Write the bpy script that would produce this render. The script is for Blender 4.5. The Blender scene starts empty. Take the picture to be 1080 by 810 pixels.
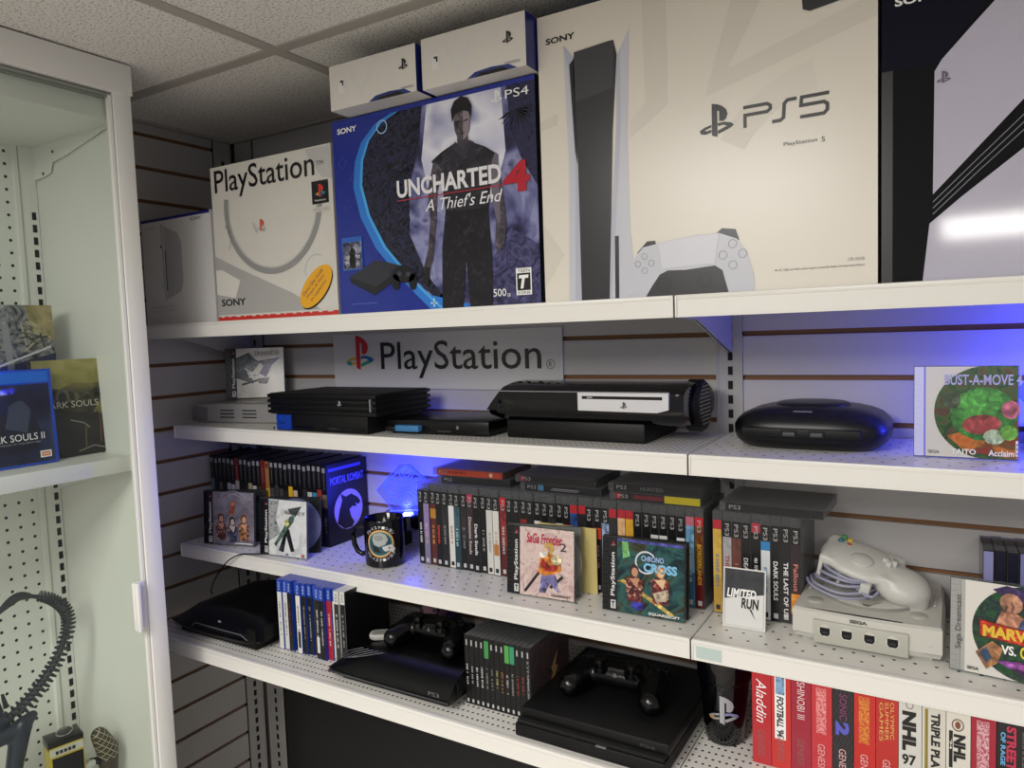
import bpy, bmesh, math, random
from mathutils import Matrix, Vector
PI = math.pi
random.seed(7)
scene = bpy.context.scene
COL = scene.collection

# ------------------------------------------------------------------ camera
def cam_matrix(loc, yaw, pitch, roll):
    f = Vector((math.sin(yaw)*math.cos(pitch), math.cos(yaw)*math.cos(pitch), -math.sin(pitch)))
    r = Vector((math.cos(yaw), -math.sin(yaw), 0)); u = r.cross(f)
    r2 = math.cos(roll)*r + math.sin(roll)*u
    u2 = -math.sin(roll)*r + math.cos(roll)*u
    return Matrix(((r2.x, u2.x, -f.x, loc[0]), (r2.y, u2.y, -f.y, loc[1]), (r2.z, u2.z, -f.z, loc[2]), (0, 0, 0, 1)))
cam = bpy.data.objects.new('camera', bpy.data.cameras.new('camera'))
COL.objects.link(cam)
cam.matrix_world = cam_matrix((1.6033, -1.3029, 1.6089), -0.5402, 0.0709, -0.03477)
cam.data.sensor_width = 36; cam.data.lens = 36*773.12/1080; cam.data.clip_start = .02
scene.camera = cam

# ------------------------------------------------------------------ light
scene.view_settings.view_transform = 'Standard'
scene.view_settings.look = 'None'
scene.view_settings.gamma = 1
scene.view_settings.use_curve_mapping = False
scene.view_settings.exposure = 0.78
w = bpy.data.worlds.new('room_air'); scene.world = w; w.use_nodes = True
w.node_tree.nodes['Background'].inputs[0].default_value = (.95, .95, 1, 1)
w.node_tree.nodes['Background'].inputs[1].default_value = .22
def area(name, loc, sx, sy, power, color=(1, .97, .92), aim=(0, 0, -1)):
    l = bpy.data.lights.new(name, 'AREA'); l.shape = 'RECTANGLE'; l.size = sx; l.size_y = sy
    l.energy = power; l.color = color
    o = bpy.data.objects.new(name, l); COL.objects.link(o); o.location = loc
    o.rotation_euler = Vector(aim).to_track_quat('-Z', 'Y').to_euler()
    return o
area('troffer_light', (1.00, -2.05, 2.105), .58, 1.18, 27)
area('troffer_light', (2.35, -2.60, 2.105), .58, 1.18, 11)
area('troffer_light', (1.85, -4.25, 2.105), .58, 1.18, 30)

# ------------------------------------------------------------------ materials
def lin(h):
    if isinstance(h, (tuple, list)): return tuple(h)
    h = h.lstrip('#'); v = [int(h[i:i+2], 16)/255 for i in (0, 2, 4)]
    return tuple(c/12.92 if c <= .04045 else ((c+.055)/1.055)**2.4 for c in v)
MATS = {}
def mat(c, rough=.5, metal=0, emit=0, alpha=1, coat=0, noise=0, nscale=40, bump=0, name=None, spec=.5):
    key = (name, str(c), rough, metal, emit, alpha, coat, noise, nscale, bump, spec)
    if key in MATS: return MATS[key]
    m = bpy.data.materials.new(name or 'paint'); m.use_nodes = True
    nt = m.node_tree; b = nt.nodes['Principled BSDF']; k = lin(c)
    b.inputs['Base Color'].default_value = (*k, 1)
    b.inputs['Roughness'].default_value = rough; b.inputs['Metallic'].default_value = metal
    b.inputs['Alpha'].default_value = alpha; b.inputs['Coat Weight'].default_value = coat
    b.inputs['Specular IOR Level'].default_value = spec
    if emit:
        b.inputs['Emission Color'].default_value = (*k, 1); b.inputs['Emission Strength'].default_value = emit
    if noise or bump:
        tc = nt.nodes.new('ShaderNodeTexCoord'); n = nt.nodes.new('ShaderNodeTexNoise')
        n.inputs['Scale'].default_value = nscale; n.inputs['Detail'].default_value = 4
        nt.links.new(tc.outputs['Object'], n.inputs['Vector'])
        if noise:
            mx = nt.nodes.new('ShaderNodeMix'); mx.data_type = 'RGBA'
            mx.inputs[6].default_value = (*[x*(1-noise) for x in k], 1)
            mx.inputs[7].default_value = (*[min(1, x*(1+noise)) for x in k], 1)
            nt.links.new(n.outputs['Fac'], mx.inputs[0]); nt.links.new(mx.outputs[2], b.inputs['Base Color'])
        if bump:
            bp = nt.nodes.new('ShaderNodeBump'); bp.inputs['Strength'].default_value = bump
            bp.inputs['Distance'].default_value = .002
            nt.links.new(n.outputs['Fac'], bp.inputs['Height']); nt.links.new(bp.outputs[0], b.inputs['Normal'])
    MATS[key] = m
    return m
def art(cols, scale=30, rough=.3, detail=3, distort=1.0, name='printed_art'):
    """a printed picture of cloudy patches: colour ramp over noise"""
    key = ('art', tuple(cols), scale, rough, detail, distort)
    if key in MATS: return MATS[key]
    m = bpy.data.materials.new(name); m.use_nodes = True; nt = m.node_tree; b = nt.nodes['Principled BSDF']
    b.inputs['Roughness'].default_value = rough
    tc = nt.nodes.new('ShaderNodeTexCoord'); n = nt.nodes.new('ShaderNodeTexNoise'); r = nt.nodes.new('ShaderNodeValToRGB')
    n.inputs['Scale'].default_value = scale; n.inputs['Detail'].default_value = detail; n.inputs['Distortion'].default_value = distort
    nt.links.new(tc.outputs['Object'], n.inputs['Vector']); nt.links.new(n.outputs['Fac'], r.inputs[0]); nt.links.new(r.outputs[0], b.inputs['Base Color'])
    e = r.color_ramp.elements; k = len(cols)
    while len(e) < k: e.new(.5)
    for i, c in enumerate(cols):
        e[i].position = .3+.4*i/(k-1); e[i].color = (*lin(c), 1)
    MATS[key] = m
    return m
def pa(c, r=.3):
    k = [int(c[i:i+2], 16) for i in (1, 3, 5)]
    f = lambda m_, a_=0: '#%02x%02x%02x' % tuple(max(0, min(255, int(v*m_+a_))) for v in k)
    return art([f(.45), f(.85), f(1.0), f(1.15, 22)], 75, r, 4, 1.2)
def dotted(base, dark, px, py, radx, rady, axes='xy', rough=.4, offx=0, offy=0, stagger=False, name='perforated_metal'):
    """painted sheet with a regular grid of punched holes, in object space"""
    m = bpy.data.materials.new(name); m.use_nodes = True; nt = m.node_tree; b = nt.nodes['Principled BSDF']
    b.inputs['Roughness'].default_value = rough
    tc = nt.nodes.new('ShaderNodeTexCoord'); sp = nt.nodes.new('ShaderNodeSeparateXYZ')
    nt.links.new(tc.outputs['Object'], sp.inputs[0])
    def M(op, a, bb=None, c=None):
        n = nt.nodes.new('ShaderNodeMath'); n.operation = op
        for i, v in enumerate((a, bb, c)):
            if v is None: continue
            if isinstance(v, (int, float)): n.inputs[i].default_value = v
            else: nt.links.new(v, n.inputs[i])
        return n.outputs[0]
    A = sp.outputs['XYZ'.index(axes[0].upper())]; B = sp.outputs['XYZ'.index(axes[1].upper())]
    vb = M('DIVIDE', M('ADD', B, offy), py)
    va = M('DIVIDE', M('ADD', A, offx), px)
    if stagger: va = M('ADD', va, M('MULTIPLY', M('MODULO', M('FLOOR', vb), 2), .5))
    da = M('DIVIDE', M('MULTIPLY', M('SUBTRACT', M('FRACT', va), .5), px), radx)
    db = M('DIVIDE', M('MULTIPLY', M('SUBTRACT', M('FRACT', vb), .5), py), rady)
    d = M('ADD', M('MULTIPLY', da, da), M('MULTIPLY', db, db))
    f = M('LESS_THAN', d, 1.0)
    mx = nt.nodes.new('ShaderNodeMix'); mx.data_type = 'RGBA'
    mx.inputs[6].default_value = (*lin(base), 1); mx.inputs[7].default_value = (*lin(dark), 1)
    nt.links.new(f, mx.inputs[0]); nt.links.new(mx.outputs[2], b.inputs['Base Color'])
    return m
def clear(name, tint=(.9, .95, .95), a=.15, rough=.05, base=.2):
    key = ('clear', name, a)
    if key in MATS: return MATS[key]
    m = bpy.data.materials.new(name); m.use_nodes = True; nt = m.node_tree
    for n in list(nt.nodes):
        if n.type != 'OUTPUT_MATERIAL': nt.nodes.remove(n)
    out = nt.nodes[0]
    t = nt.nodes.new('ShaderNodeBsdfTransparent'); t.inputs[0].default_value = (*tint, 1)
    p = nt.nodes.new('ShaderNodeBsdfPrincipled'); p.inputs['Base Color'].default_value = (base, base*1.03, base*1.06, 1); p.inputs['Roughness'].default_value = rough
    mx = nt.nodes.new('ShaderNodeMixShader'); lw = nt.nodes.new('ShaderNodeLayerWeight'); lw.inputs[0].default_value = .5
    fr = nt.nodes.new('ShaderNodeMath'); fr.operation = 'POWER'; fr.inputs[1].default_value = 4; nt.links.new(lw.outputs['Facing'], fr.inputs[0])
    ad = nt.nodes.new('ShaderNodeMath'); ad.operation = 'MULTIPLY_ADD'; ad.inputs[1].default_value = .6; ad.inputs[2].default_value = a+.03; ad.use_clamp = True
    nt.links.new(fr.outputs[0], ad.inputs[0]); nt.links.new(ad.outputs[0], mx.inputs[0])
    nt.links.new(t.outputs[0], mx.inputs[1]); nt.links.new(p.outputs[0], mx.inputs[2]); nt.links.new(mx.outputs[0], out.inputs[0])
    MATS[key] = m
    return m
WHITE = mat('#e4e2dc', .35, name='white_enamel')
OFFW = mat('#d9d7d0', .4, name='off_white_enamel')
SLAT = mat('#b0adad', .45, name='white_laminate')
MDF = mat('#7a5536', .7, name='brown_fibreboard_groove')
GREY = mat('#a8a7a5', .4, name='grey_enamel')
HOLE = mat('#08080a', .8, name='dark_slot')
BLK = mat('#040405', .32, spec=.35, name='black_plastic')
BLKM = mat('#060607', .5, spec=.3, name='matt_black_plastic')
GLOSS = mat('#030306', .08, name='gloss_black_plastic')
CLEAR = clear('clear_plastic', a=.10)
FROST = clear('clear_game_case', (.62, .64, .66), a=.14, rough=.2, base=.42)
def ink(c, r=.35): return mat(c, r, name='printed_ink')

# ------------------------------------------------------------------ mesh builder
def text_polys(s, bold=0, shear=0, _c={}):
    key = (s, bold, shear)
    if key in _c: return _c[key]
    cu = bpy.data.curves.new('t', 'FONT'); cu.body = s; cu.size = 1; cu.offset = bold; cu.shear = shear; cu.resolution_u = 3; cu.fill_mode = 'FRONT'
    o = bpy.data.objects.new('t', cu); COL.objects.link(o)
    dg = bpy.context.evaluated_depsgraph_get(); me = o.evaluated_get(dg).to_mesh()
    vs = [(v.co.x, v.co.y) for v in me.vertices]; fs = [tuple(p.vertices) for p in me.polygons]
    o.evaluated_get(dg).to_mesh_clear(); bpy.data.objects.remove(o); bpy.data.curves.remove(cu)
    if vs:
        x0 = min(v[0] for v in vs); x1 = max(v[0] for v in vs); y0 = min(v[1] for v in vs); y1 = max(v[1] for v in vs)
        vs = [((x-x0)/max(1e-6, x1-x0), (y-y0)/max(1e-6, y1-y0)) for x, y in vs]
    _c[key] = (vs, fs)
    return _c[key]
LAY = .00025
class MB:
    def __init__(s): s.v = []; s.f = []; s.m = []; s.sm = []; s.mats = []; s.M = Matrix.Identity(4); s.lay = 1
    def mi(s, m):
        if m not in s.mats: s.mats.append(m)
        return s.mats.index(m)
    def add(s, vs, fs, m, smooth=False):
        o = len(s.v); i = s.mi(m)
        s.v += [tuple(s.M @ Vector(v)) for v in vs]
        for f in fs: s.f.append([o+k for k in f]); s.m.append(i); s.sm.append(smooth)
        return s
    def bm(s, b, m, smooth=False):
        b.verts.ensure_lookup_table(); b.verts.index_update()
        s.add([v.co[:] for v in b.verts], [[v.index for v in f.verts] for f in b.faces], m, smooth); b.free(); return s
    def box(s, x0, x1, y0, y1, z0, z1, m, bev=0, seg=2):
        if bev:
            b = bmesh.new(); bmesh.ops.create_cube(b, size=1)
            for v in b.verts: v.co = Vector(((x0+x1)/2+v.co.x*(x1-x0), (y0+y1)/2+v.co.y*(y1-y0), (z0+z1)/2+v.co.z*(z1-z0)))
            bmesh.ops.bevel(b, geom=b.edges[:], offset=bev, segments=seg, affect='EDGES', profile=.5)
            return s.bm(b, m, True)
        return s.add([(x0, y0, z0), (x1, y0, z0), (x1, y1, z0), (x0, y1, z0), (x0, y0, z1), (x1, y0, z1), (x1, y1, z1), (x0, y1, z1)],
                     [(0, 3, 2, 1), (4, 5, 6, 7), (0, 1, 5, 4), (1, 2, 6, 5), (2, 3, 7, 6), (3, 0, 4, 7)], m)
    def prism(s, pts, a0, a1, m, axis='y', smooth=False):
        """2-D outline extruded along axis. y: pts=(x,z); x: pts=(y,z); z: pts=(x,y)"""
        def P(p, a): return {'y': (p[0], a, p[1]), 'x': (a, p[0], p[1]), 'z': (p[0], p[1], a)}[axis]
        n = len(pts); vs = [P(p, a0) for p in pts]+[P(p, a1) for p in pts]
        s.add(vs, [list(range(n)), list(range(2*n-1, n-1, -1))], m)
        return s.add(vs, [(i, i+n, (i+1) % n+n, (i+1) % n) for i in range(n)], m, smooth)
    def lathe(s, prof, m, c=(0, 0, 0), n=32, axis='z', cap=True):
        vs = []; k = len(prof)
        for r, h in prof:
            for i in range(n):
                a = 2*PI*i/n; x, y = r*math.cos(a), r*math.sin(a)
                p = {'z': (x, y, h), 'y': (x, h, y), 'x': (h, x, y)}[axis]
                vs.append((p[0]+c[0], p[1]+c[1], p[2]+c[2]))
        fs = [(j*n+i, j*n+(i+1) % n, (j+1)*n+(i+1) % n, (j+1)*n+i) for j in range(k-1) for i in range(n)]
        if cap: fs += [list(range(n-1, -1, -1)), list(range((k-1)*n, k*n))]
        return s.add(vs, fs, m, True)
    def loft(s, secs, m, smooth=True, cap=True):
        n = len(secs[0]); vs = [p for q in secs for p in q]; k = len(secs)
        fs = [(j*n+i, j*n+(i+1) % n, (j+1)*n+(i+1) % n, (j+1)*n+i) for j in range(k-1) for i in range(n)]
        s.add(vs, fs, m, smooth)
        if cap: s.add(vs, [list(range(n-1, -1, -1)), list(range((k-1)*n, k*n))], m)
        return s
    def slabs(s, levels, m, cx=0, cy=0, e=5, n=48, smooth=True):
        """stack of rounded rectangles: (z, w, d, dx, dy)"""
        secs = []
        for L in levels:
            z, w_, d_ = L[:3]; dx, dy = (L[3:] + (0, 0))[:2]
            q = []
            for i in range(n):
                a = 2*PI*i/n; c, t = math.cos(a), math.sin(a)
                r = (abs(c)**e+abs(t)**e)**(-1/e)
                q.append((cx+dx+w_/2*r*c, cy+dy+d_/2*r*t, z))
            secs.append(q)
        return s.loft(secs, m, smooth)
    def tube(s, pts, r, m, n=8, rs=None):
        P = [Vector(p) for p in pts]; secs = []; up = Vector((0, 0, 1))
        for i, p in enumerate(P):
            t = (P[min(i+1, len(P)-1)]-P[max(i-1, 0)]).normalized()
            if abs(t.dot(up)) > .95: a = t.cross(Vector((1, 0, 0))).normalized()
            else: a = t.cross(up).normalized()
            b = t.cross(a); rr = rs[i] if rs else r
            secs.append([tuple(p+a*rr*math.cos(2*PI*k/n)+b*rr*math.sin(2*PI*k/n)) for k in range(n)])
        return s.loft(secs, m)
    def ball(s, c, r, m, sc=(1, 1, 1), seg=16):
        b = bmesh.new(); bmesh.ops.create_uvsphere(b, u_segments=seg, v_segments=seg*2//3, radius=r)
        for v in b.verts: v.co = Vector((v.co.x*sc[0]+c[0], v.co.y*sc[1]+c[1], v.co.z*sc[2]+c[2]))
        return s.bm(b, m, True)
    # printing on the front plane (x right, z up, seen from -y)
    def poly(s, pts, m, layer=1, y=0):
        yy = y-LAY*layer
        # orient the polygon towards -y
        ar = sum(pts[i][0]*pts[(i+1) % len(pts)][1]-pts[(i+1) % len(pts)][0]*pts[i][1] for i in range(len(pts)))
        if ar < 0: pts = pts[::-1]
        return s.add([(p[0], yy, p[1]) for p in pts], [list(range(len(pts)))], m)
    def rect(s, x0, x1, z0, z1, m, layer=1, y=0): return s.poly([(x0, z0), (x1, z0), (x1, z1), (x0, z1)], m, layer, y)
    def ell(s, cx, cz, rx, rz, m, layer=1, y=0, a0=0, n=28):
        c, t = math.cos(a0), math.sin(a0)
        return s.poly([(cx+rx*math.cos(2*PI*i/n)*c-rz*math.sin(2*PI*i/n)*t, cz+rx*math.cos(2*PI*i/n)*t+rz*math.sin(2*PI*i/n)*c) for i in range(n)], m, layer, y)
    def arc(s, cx, cz, r, wd, a0, a1, m, layer=1, y=0, n=24, k=1.0):
        for i in range(n):
            a, b = math.radians(a0+(a1-a0)*i/n), math.radians(a0+(a1-a0)*(i+1)/n)
            s.poly([(cx+r*math.cos(a), cz+r*k*math.sin(a)), (cx+(r+wd)*math.cos(a), cz+(r+wd)*k*math.sin(a)), (cx+(r+wd)*math.cos(b), cz+(r+wd)*k*math.sin(b)), (cx+r*math.cos(b), cz+r*k*math.sin(b))], m, layer, y)
        return s
    def stroke(s, pts, wd, m, layer=1, y=0):
        P = [Vector(p) for p in pts]; L = []; R = []
        for i, p in enumerate(P):
            a = (P[i]-P[i-1]).normalized() if i else (P[1]-P[0]).normalized()
            b = (P[i+1]-P[i]).normalized() if i < len(P)-1 else a
            t = (a+b).normalized(); nn = Vector((-t.y, t.x)); k = wd/2/max(.4, nn.dot(Vector((-a.y, a.x))))
            L.append(p+nn*k); R.append(p-nn*k)
        for i in range(len(P)-1): s.poly([tuple(L[i]), tuple(L[i+1]), tuple(R[i+1]), tuple(R[i])], m, layer, y)
        return s
    def text(s, t, x0, x1, z0, z1, m, layer=2, y=0, rot=0, bold=0, shear=0):
        """text fitted in a box; rot 90 reads upwards, -90 reads downwards"""
        vs, fs = text_polys(t, bold, shear); yy = y-LAY*layer; o = []
        for a, b in vs:
            if rot == 0: o.append((x0+(x1-x0)*a, yy, z0+(z1-z0)*b))
            elif rot == 90: o.append((x1-(x1-x0)*b, yy, z0+(z1-z0)*a))
            elif rot == -90: o.append((x0+(x1-x0)*b, yy, z1-(z1-z0)*a))
        return s.add(o, fs, m)
    def logo(s, cx, cz, sz, cp, c1, c2, c3, c4, layer=2, y=0):
        """upright letter P standing on a lying letter S"""
        T = lambda L: [(cx+a*sz, cz+b*sz) for a, b in L]
        s.poly(T([(-.14, -.12), (-.35, -.17), (-.5, -.25), (-.46, -.35), (-.32, -.38), (-.14, -.34), (-.14, -.26), (-.28, -.29), (-.36, -.25), (-.14, -.19)]), c1, layer, y)
        s.poly(T([(-.5, -.25), (-.46, -.35), (-.32, -.38), (-.28, -.29), (-.36, -.25)]), c2, layer+.5, y)
        s.poly(T([(.06, -.10), (.25, -.09), (.45, -.14), (.54, -.22), (.44, -.29), (.06, -.42), (.06, -.32), (.34, -.22), (.22, -.17), (.06, -.19)]), c3, layer, y)
        s.poly(T([(.06, -.42), (.06, -.32), (.34, -.22), (.44, -.29)]), c4, layer+.5, y)
        s.poly(T([(-.12, .50), (.05, .46), (.2, .38), (.31, .27), (.35, .13), (.3, 0), (.22, -.06), (.1, -.04), (.1, .25), (.04, .28), (.04, -.50), (-.12, -.44)]), cp, layer+1, y)
        return s
    def build(s, name, parent=None, loc=(0, 0, 0), rot=(0, 0, 0)):
        me = bpy.data.meshes.new(name); me.from_pydata(s.v, [], s.f)
        for m in s.mats: me.materials.append(m)
        me.polygons.foreach_set('material_index', s.m); me.polygons.foreach_set('use_smooth', s.sm); me.update()
        o = bpy.data.objects.new(name, me); COL.objects.link(o); o.location = loc; o.rotation_euler = rot
        if parent: o.parent = parent
        if any(s.sm):
            try: me.set_sharp_from_angle(angle=math.radians(38))
            except Exception: pass
        return o
def tag(o, label, cat, group=None):
    o['label'] = label; o['category'] = cat
    if group: o['group'] = group
    return o
def thing(name, label, cat, loc=(0, 0, 0), rot=(0, 0, 0), group=None):
    o = bpy.data.objects.new(name, None); COL.objects.link(o); o.location = loc; o.rotation_euler = rot; o.empty_display_size = .02
    return tag(o, label, cat, group)
def struct(o): o['kind'] = 'structure'; return o
def copy_tree(o, parent=None):
    c = o.copy(); COL.objects.link(c)
    if parent: c.parent = parent
    for ch in list(o.children): copy_tree(ch, c)
    return c
def blob(name, parts, m, parent, voxel=.0025, smooth=6, loc=(0, 0, 0)):
    """one continuous moulded body grown from overlapping balls, chains and boxes"""
    b = MB()
    for p in parts:
        if p[0] == 'c':
            A, B, ra, rb = Vector(p[1]), Vector(p[2]), p[3], p[4]; n = max(2, int((B-A).length/min(ra, rb)*2.5))
            for i in range(n+1): b.ball(A.lerp(B, i/n), ra+(rb-ra)*i/n, m, seg=14)
        elif p[0] == 'e': b.ball(p[1], 1, m, p[2], seg=18)
        elif p[0] == 'b': b.box(*p[1], m)
    o = b.build(name)
    r = o.modifiers.new('r', 'REMESH'); r.mode = 'VOXEL'; r.voxel_size = voxel; r.use_smooth_shade = True
    sm = o.modifiers.new('s', 'SMOOTH'); sm.iterations = smooth; sm.factor = .5
    dg = bpy.context.evaluated_depsgraph_get(); me = bpy.data.meshes.new_from_object(o.evaluated_get(dg))
    for q in me.polygons: q.use_smooth = True
    if not me.materials: me.materials.append(m)
    bpy.data.objects.remove(o)
    q = bpy.data.objects.new(name, me); COL.objects.link(q); q.parent = parent; q.location = loc
    return q

def bars(b, x0, x1, z0, z1, m, L=3, y=0):
    n = max(2, int((z1-z0)/.0028)); h = (z1-z0)/n
    for i in range(n):
        if random.random() < .8: b.rect(x0+random.uniform(0, .15)*(x1-x0), x1-random.uniform(0, .15)*(x1-x0), z0+i*h, z0+i*h+h*random.uniform(.35, .7), m, L, y)

# ------------------------------------------------------------------ the room
CEIL = 2.122
P3 = .0762
def slat_wall(name, a0, a1, z0, z1, g0, wall, loc=(0, 0, 0)):
    """planks with open grooves; wall 'back' runs in x at y=0, wall 'left' runs in y at x=0"""
    b = MB(); gw = .0088
    def bx(p0, p1, d0, d1, c0, c1, m, bev=0):
        if wall == 'back': b.box(p0, p1, d0, d1, c0, c1, m, bev)
        else: b.box(-d1, -d0, p0, p1, c0, c1, m, bev)
    bx(a0, a1, .007, .018, z0, z1, MDF)
    k = math.floor((g0-z1)/P3)-1; zs = []
    while g0-k*P3 > z0-.1: zs.append(g0-k*P3); k += 1
    for hi, lo in zip(zs[:-1], zs[1:]):
        c0, c1 = max(z0, lo+gw/2), min(z1, hi-gw/2)
        if c1-c0 > .004:
            bx(a0, a1, 0, .0072, c0, c1, SLAT)
    return struct(b.build(name))
slat_wall('wall_back', .078, 1.247, .955, CEIL, 1.5919, 'back')
slat_wall('wall_back', 1.293, 2.48, .40, CEIL, 1.5919, 'back')
b = MB(); b.box(.078, 1.247, 0, .018, .0, .955, mat('#1c1c1d', .7, name='dark_hardboard')); struct(b.build('wall_back'))
b = MB(); b.box(-.2, 2.9, .02, .08, 0, CEIL, mat('#8d8985', .8, name='painted_wall')); struct(b.build('wall_back'))
slat_wall('wall_left', -.466, -.062, .0, CEIL, 1.559, 'left')
b = MB(); b.box(-.12, -.045, -3.4, .02, 0, CEIL, mat('#8d8985', .8, name='painted_wall')); struct(b.build('wall_left'))
b = MB(); b.box(-.12, 4.5, -5.2, .08, -.05, 0, mat('#bdb7ad', .6, noise=.12, nscale=8, name='grey_floor_tile')); struct(b.build('floor'))
# suspended ceiling: tiles and T-bars
tile = bpy.data.materials.new('speckled_ceiling_tile'); tile.use_nodes = True
nt = tile.node_tree; pb = nt.nodes['Principled BSDF']; pb.inputs['Roughness'].default_value = .95
tc = nt.nodes.new('ShaderNodeTexCoord'); n1 = nt.nodes.new('ShaderNodeTexNoise'); n1.inputs['Scale'].default_value = 230; n1.inputs['Detail'].default_value = 2
cr = nt.nodes.new('ShaderNodeValToRGB'); cr.color_ramp.elements[0].position = .36; cr.color_ramp.elements[0].color = (.44, .42, .40, 1)
cr.color_ramp.elements[1].position = .47; cr.color_ramp.elements[1].color = (.80, .78, .75, 1)
nt.links.new(tc.outputs['Object'], n1.inputs['Vector']); nt.links.new(n1.outputs['Fac'], cr.inputs[0]); nt.links.new(cr.outputs[0], pb.inputs['Base Color'])
b = MB(); b.box(-.12, 4.5, -5.2, .08, CEIL, CEIL+.02, tile)
TB = mat('#aca7a0', .5, name='ceiling_grid_metal')
for k in range(-1, 7): b.box(.574+.61*k-.012, .574+.61*k+.012, -5.2, .02, CEIL-.0035, CEIL+.001, TB)
for k in range(0, 8): b.box(-.05, 4.5, -.361-.61*k-.012, -.361-.61*k+.012, CEIL-.0032, CEIL+.001, TB)
b.box(-.05, 4.5, -.012, .02, CEIL-.006, CEIL+.001, TB); b.box(-.06, .014, -5.2, .02, CEIL-.006, CEIL+.001, TB)
struct(b.build('ceiling'))

# ------------------------------------------------------------------ slotted uprights
def upright(x0, x1, sx, label, face='back', y0=-.002, y1=.016):
    b = MB()
    if face == 'back':
        b.box(x0, x1, y0, y1, 0, CEIL-.001, GREY)
        b.box(x0, x0+.004, y0-.002, y1, 0, CEIL-.001, GREY); b.box(x1-.004, x1, y0-.002, y1, 0, CEIL-.001, GREY)
        for i in range(72):
            z = 1.5531+.0127-.0127-i*.0254+.0254*20
            if z < .3 or z > CEIL-.02: continue
            b.rect(sx-.0042, sx+.0042, z-.0075, z+.0075, HOLE, 2, y0)
    else:
        b.box(-y1, -y0, x0, x1, 0, CEIL-.001, GREY)
        b.box(-y1, -y0+.002, x0, x0+.004, 0, CEIL-.001, GREY); b.box(-y1, -y0+.002, x1-.004, x1, 0, CEIL-.001, GREY)
        for i in range(72):
            z = 1.5531-i*.0254+.0254*20
            if z < .3 or z > CEIL-.02: continue
            b.box(-y0, -y0+.0006, sx-.0042, sx+.0042, z-.0075, z+.0075, HOLE)
    o = b.build('slotted_upright'); return tag(o, label, 'upright')
upright(1.247, 1.293, 1.2716, 'grey slotted steel upright between the two bays of back wall shelves')
upright(.014, .076, .045, 'grey slotted upright at the left end of the back wall, in the corner')
upright(-.060, -.008, -.033, 'grey slotted upright on the left wall beside the corner', 'left')

# ------------------------------------------------------------------ shelves
PERF = dotted('#e2e0da', '#1a1918', .0254, .0254, .0024, .0024, offy=.009, stagger=True, rough=.3)
PERFINE = dotted('#e2e0da', '#1a1918', .0100, .0165, .0022, .0022, offy=.002, rough=.3, name='fine_perforated_metal')
def shelf(x0, x1, d, z, label, top=PERF, back=-.004):
    t = thing('wall_shelf', label, 'shelf', (x0, 0, z)); L = x1-x0
    b = MB(); b.box(0, L, -d+.004, back, -.012, -.0004, WHITE)
    b.add([(0.002, -d+.012, 0), (L-.002, -d+.012, 0), (L-.002, back, 0), (0.002, back, 0)], [(0, 1, 2, 3)], top)
    b.build('deck', t)
    b = MB()
    b.box(0, L, -d, -d+.012, -.0065, .0006, WHITE, .0015)
    b.box(0, L, -d+.0012, -d+.006, -.0306, -.006, WHITE)
    b.box(0, L, -d, -d+.004, -.0306, -.0285, WHITE)
    b.box(0, .003, -d-.0012, -d+.006, -.0306, 0, WHITE, .0008); b.box(L-.003, L, -d-.0012, -d+.006, -.0306, 0, WHITE, .0008)
    b.build('front_lip', t)
    for xx in (.0005, L-.0028):
        b = MB(); b.prism([(back, -.001), (-d+.006, -.001), (-d+.006, -.030), (-d+.10, -.034), (back, -.092)], xx, xx+.0022, GREY, 'x'); b.build('bracket', t)
    return t
Z1, Z2, Z3, Z4 = 1.6517, 1.4193, 1.1402, .972
D1, D2, D3, D4 = .303, .2533, .2563, .366
shelf(.03, 1.2706, D1, Z1, 'top white metal shelf of the left bay, under the big console boxes')
shelf(1.2728, 2.48, D1, Z1, 'top white metal shelf of the right bay, under the big black box')
shelf(.052, 1.2706, D2, Z2, 'white metal shelf of the left bay holding the black consoles below the wall sign', PERFINE, -.024)
shelf(1.2728, 2.48, D2, Z2, 'white metal shelf of the right bay holding one black oval console')
shelf(.052, 1.2706, D3, Z3, 'white perforated shelf of the left bay holding the mug and long row of cases')
shelf(1.2728, 2.48, D3, Z3, 'white perforated shelf of the right bay under the light grey console')
shelf(.052, 1.2706, D4, Z4, 'lowest and deepest white shelf of the left bay', PERFINE)
shelf(1.2728, 2.48, D4, Z4, 'lowest white shelf of the right bay under the row of red boxes', PERFINE)
t = tag(MB().box(0, .038, -.0006, .0006, 0, .018, clear('price_rail', a=.06, base=.7)).build('price_tag_holder', None, (1.280, -.2572, Z3-.026)), 'small clear plastic tag holder on the lip of the right shelf', 'tag holder')

# ------------------------------------------------------------------ glass display cabinet on the left wall
CW = mat('#e9e8e3', .35, name='cabinet_white'); CG = mat('#e0e1db', .4, name='cabinet_pale_green')
PEG = dotted('#dddfd9', '#0c0d0c', .0254, .0254, .0032, .0032, axes='yz', offx=.0, offy=.0127, name='pegboard_metal')
cab = thing('display_cabinet', 'tall white display cabinet with sliding glass front on the left', 'cabinet', (0, -.467, 0))
CY1 = -1.25+.467
b = MB(); b.box(-.044, -.030, CY1, -.025, .1, 2.115, PEG); b.build('pegboard_back', cab)
b = MB(); b.box(-.030, .296, -.011, 0, .1, 2.115, CG); b.build('end_panel', cab)
b = MB(); b.box(-.030, .296, CY1, -.011, 2.07, 2.115, CG); b.box(-.030, .285, CY1, -.012, 2.018, 2.07, CG, .002)
b.build('top_panel', cab)
b = MB(); b.box(.290, .310, CY1, .002, 2.064, 2.119, CW, .002); b.box(.285, .300, CY1, -.022, 2.054, 2.062, mat('#8b8f89', .4, name='track_grey')); b.build('top_fascia', cab)
b = MB(); b.box(.286, .306, -.034, 0, .1, 2.066, CW, .0015); b.box(.292, .303, -.041, -.036, .1, 2.058, CW); b.build('corner_post', cab)
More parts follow.
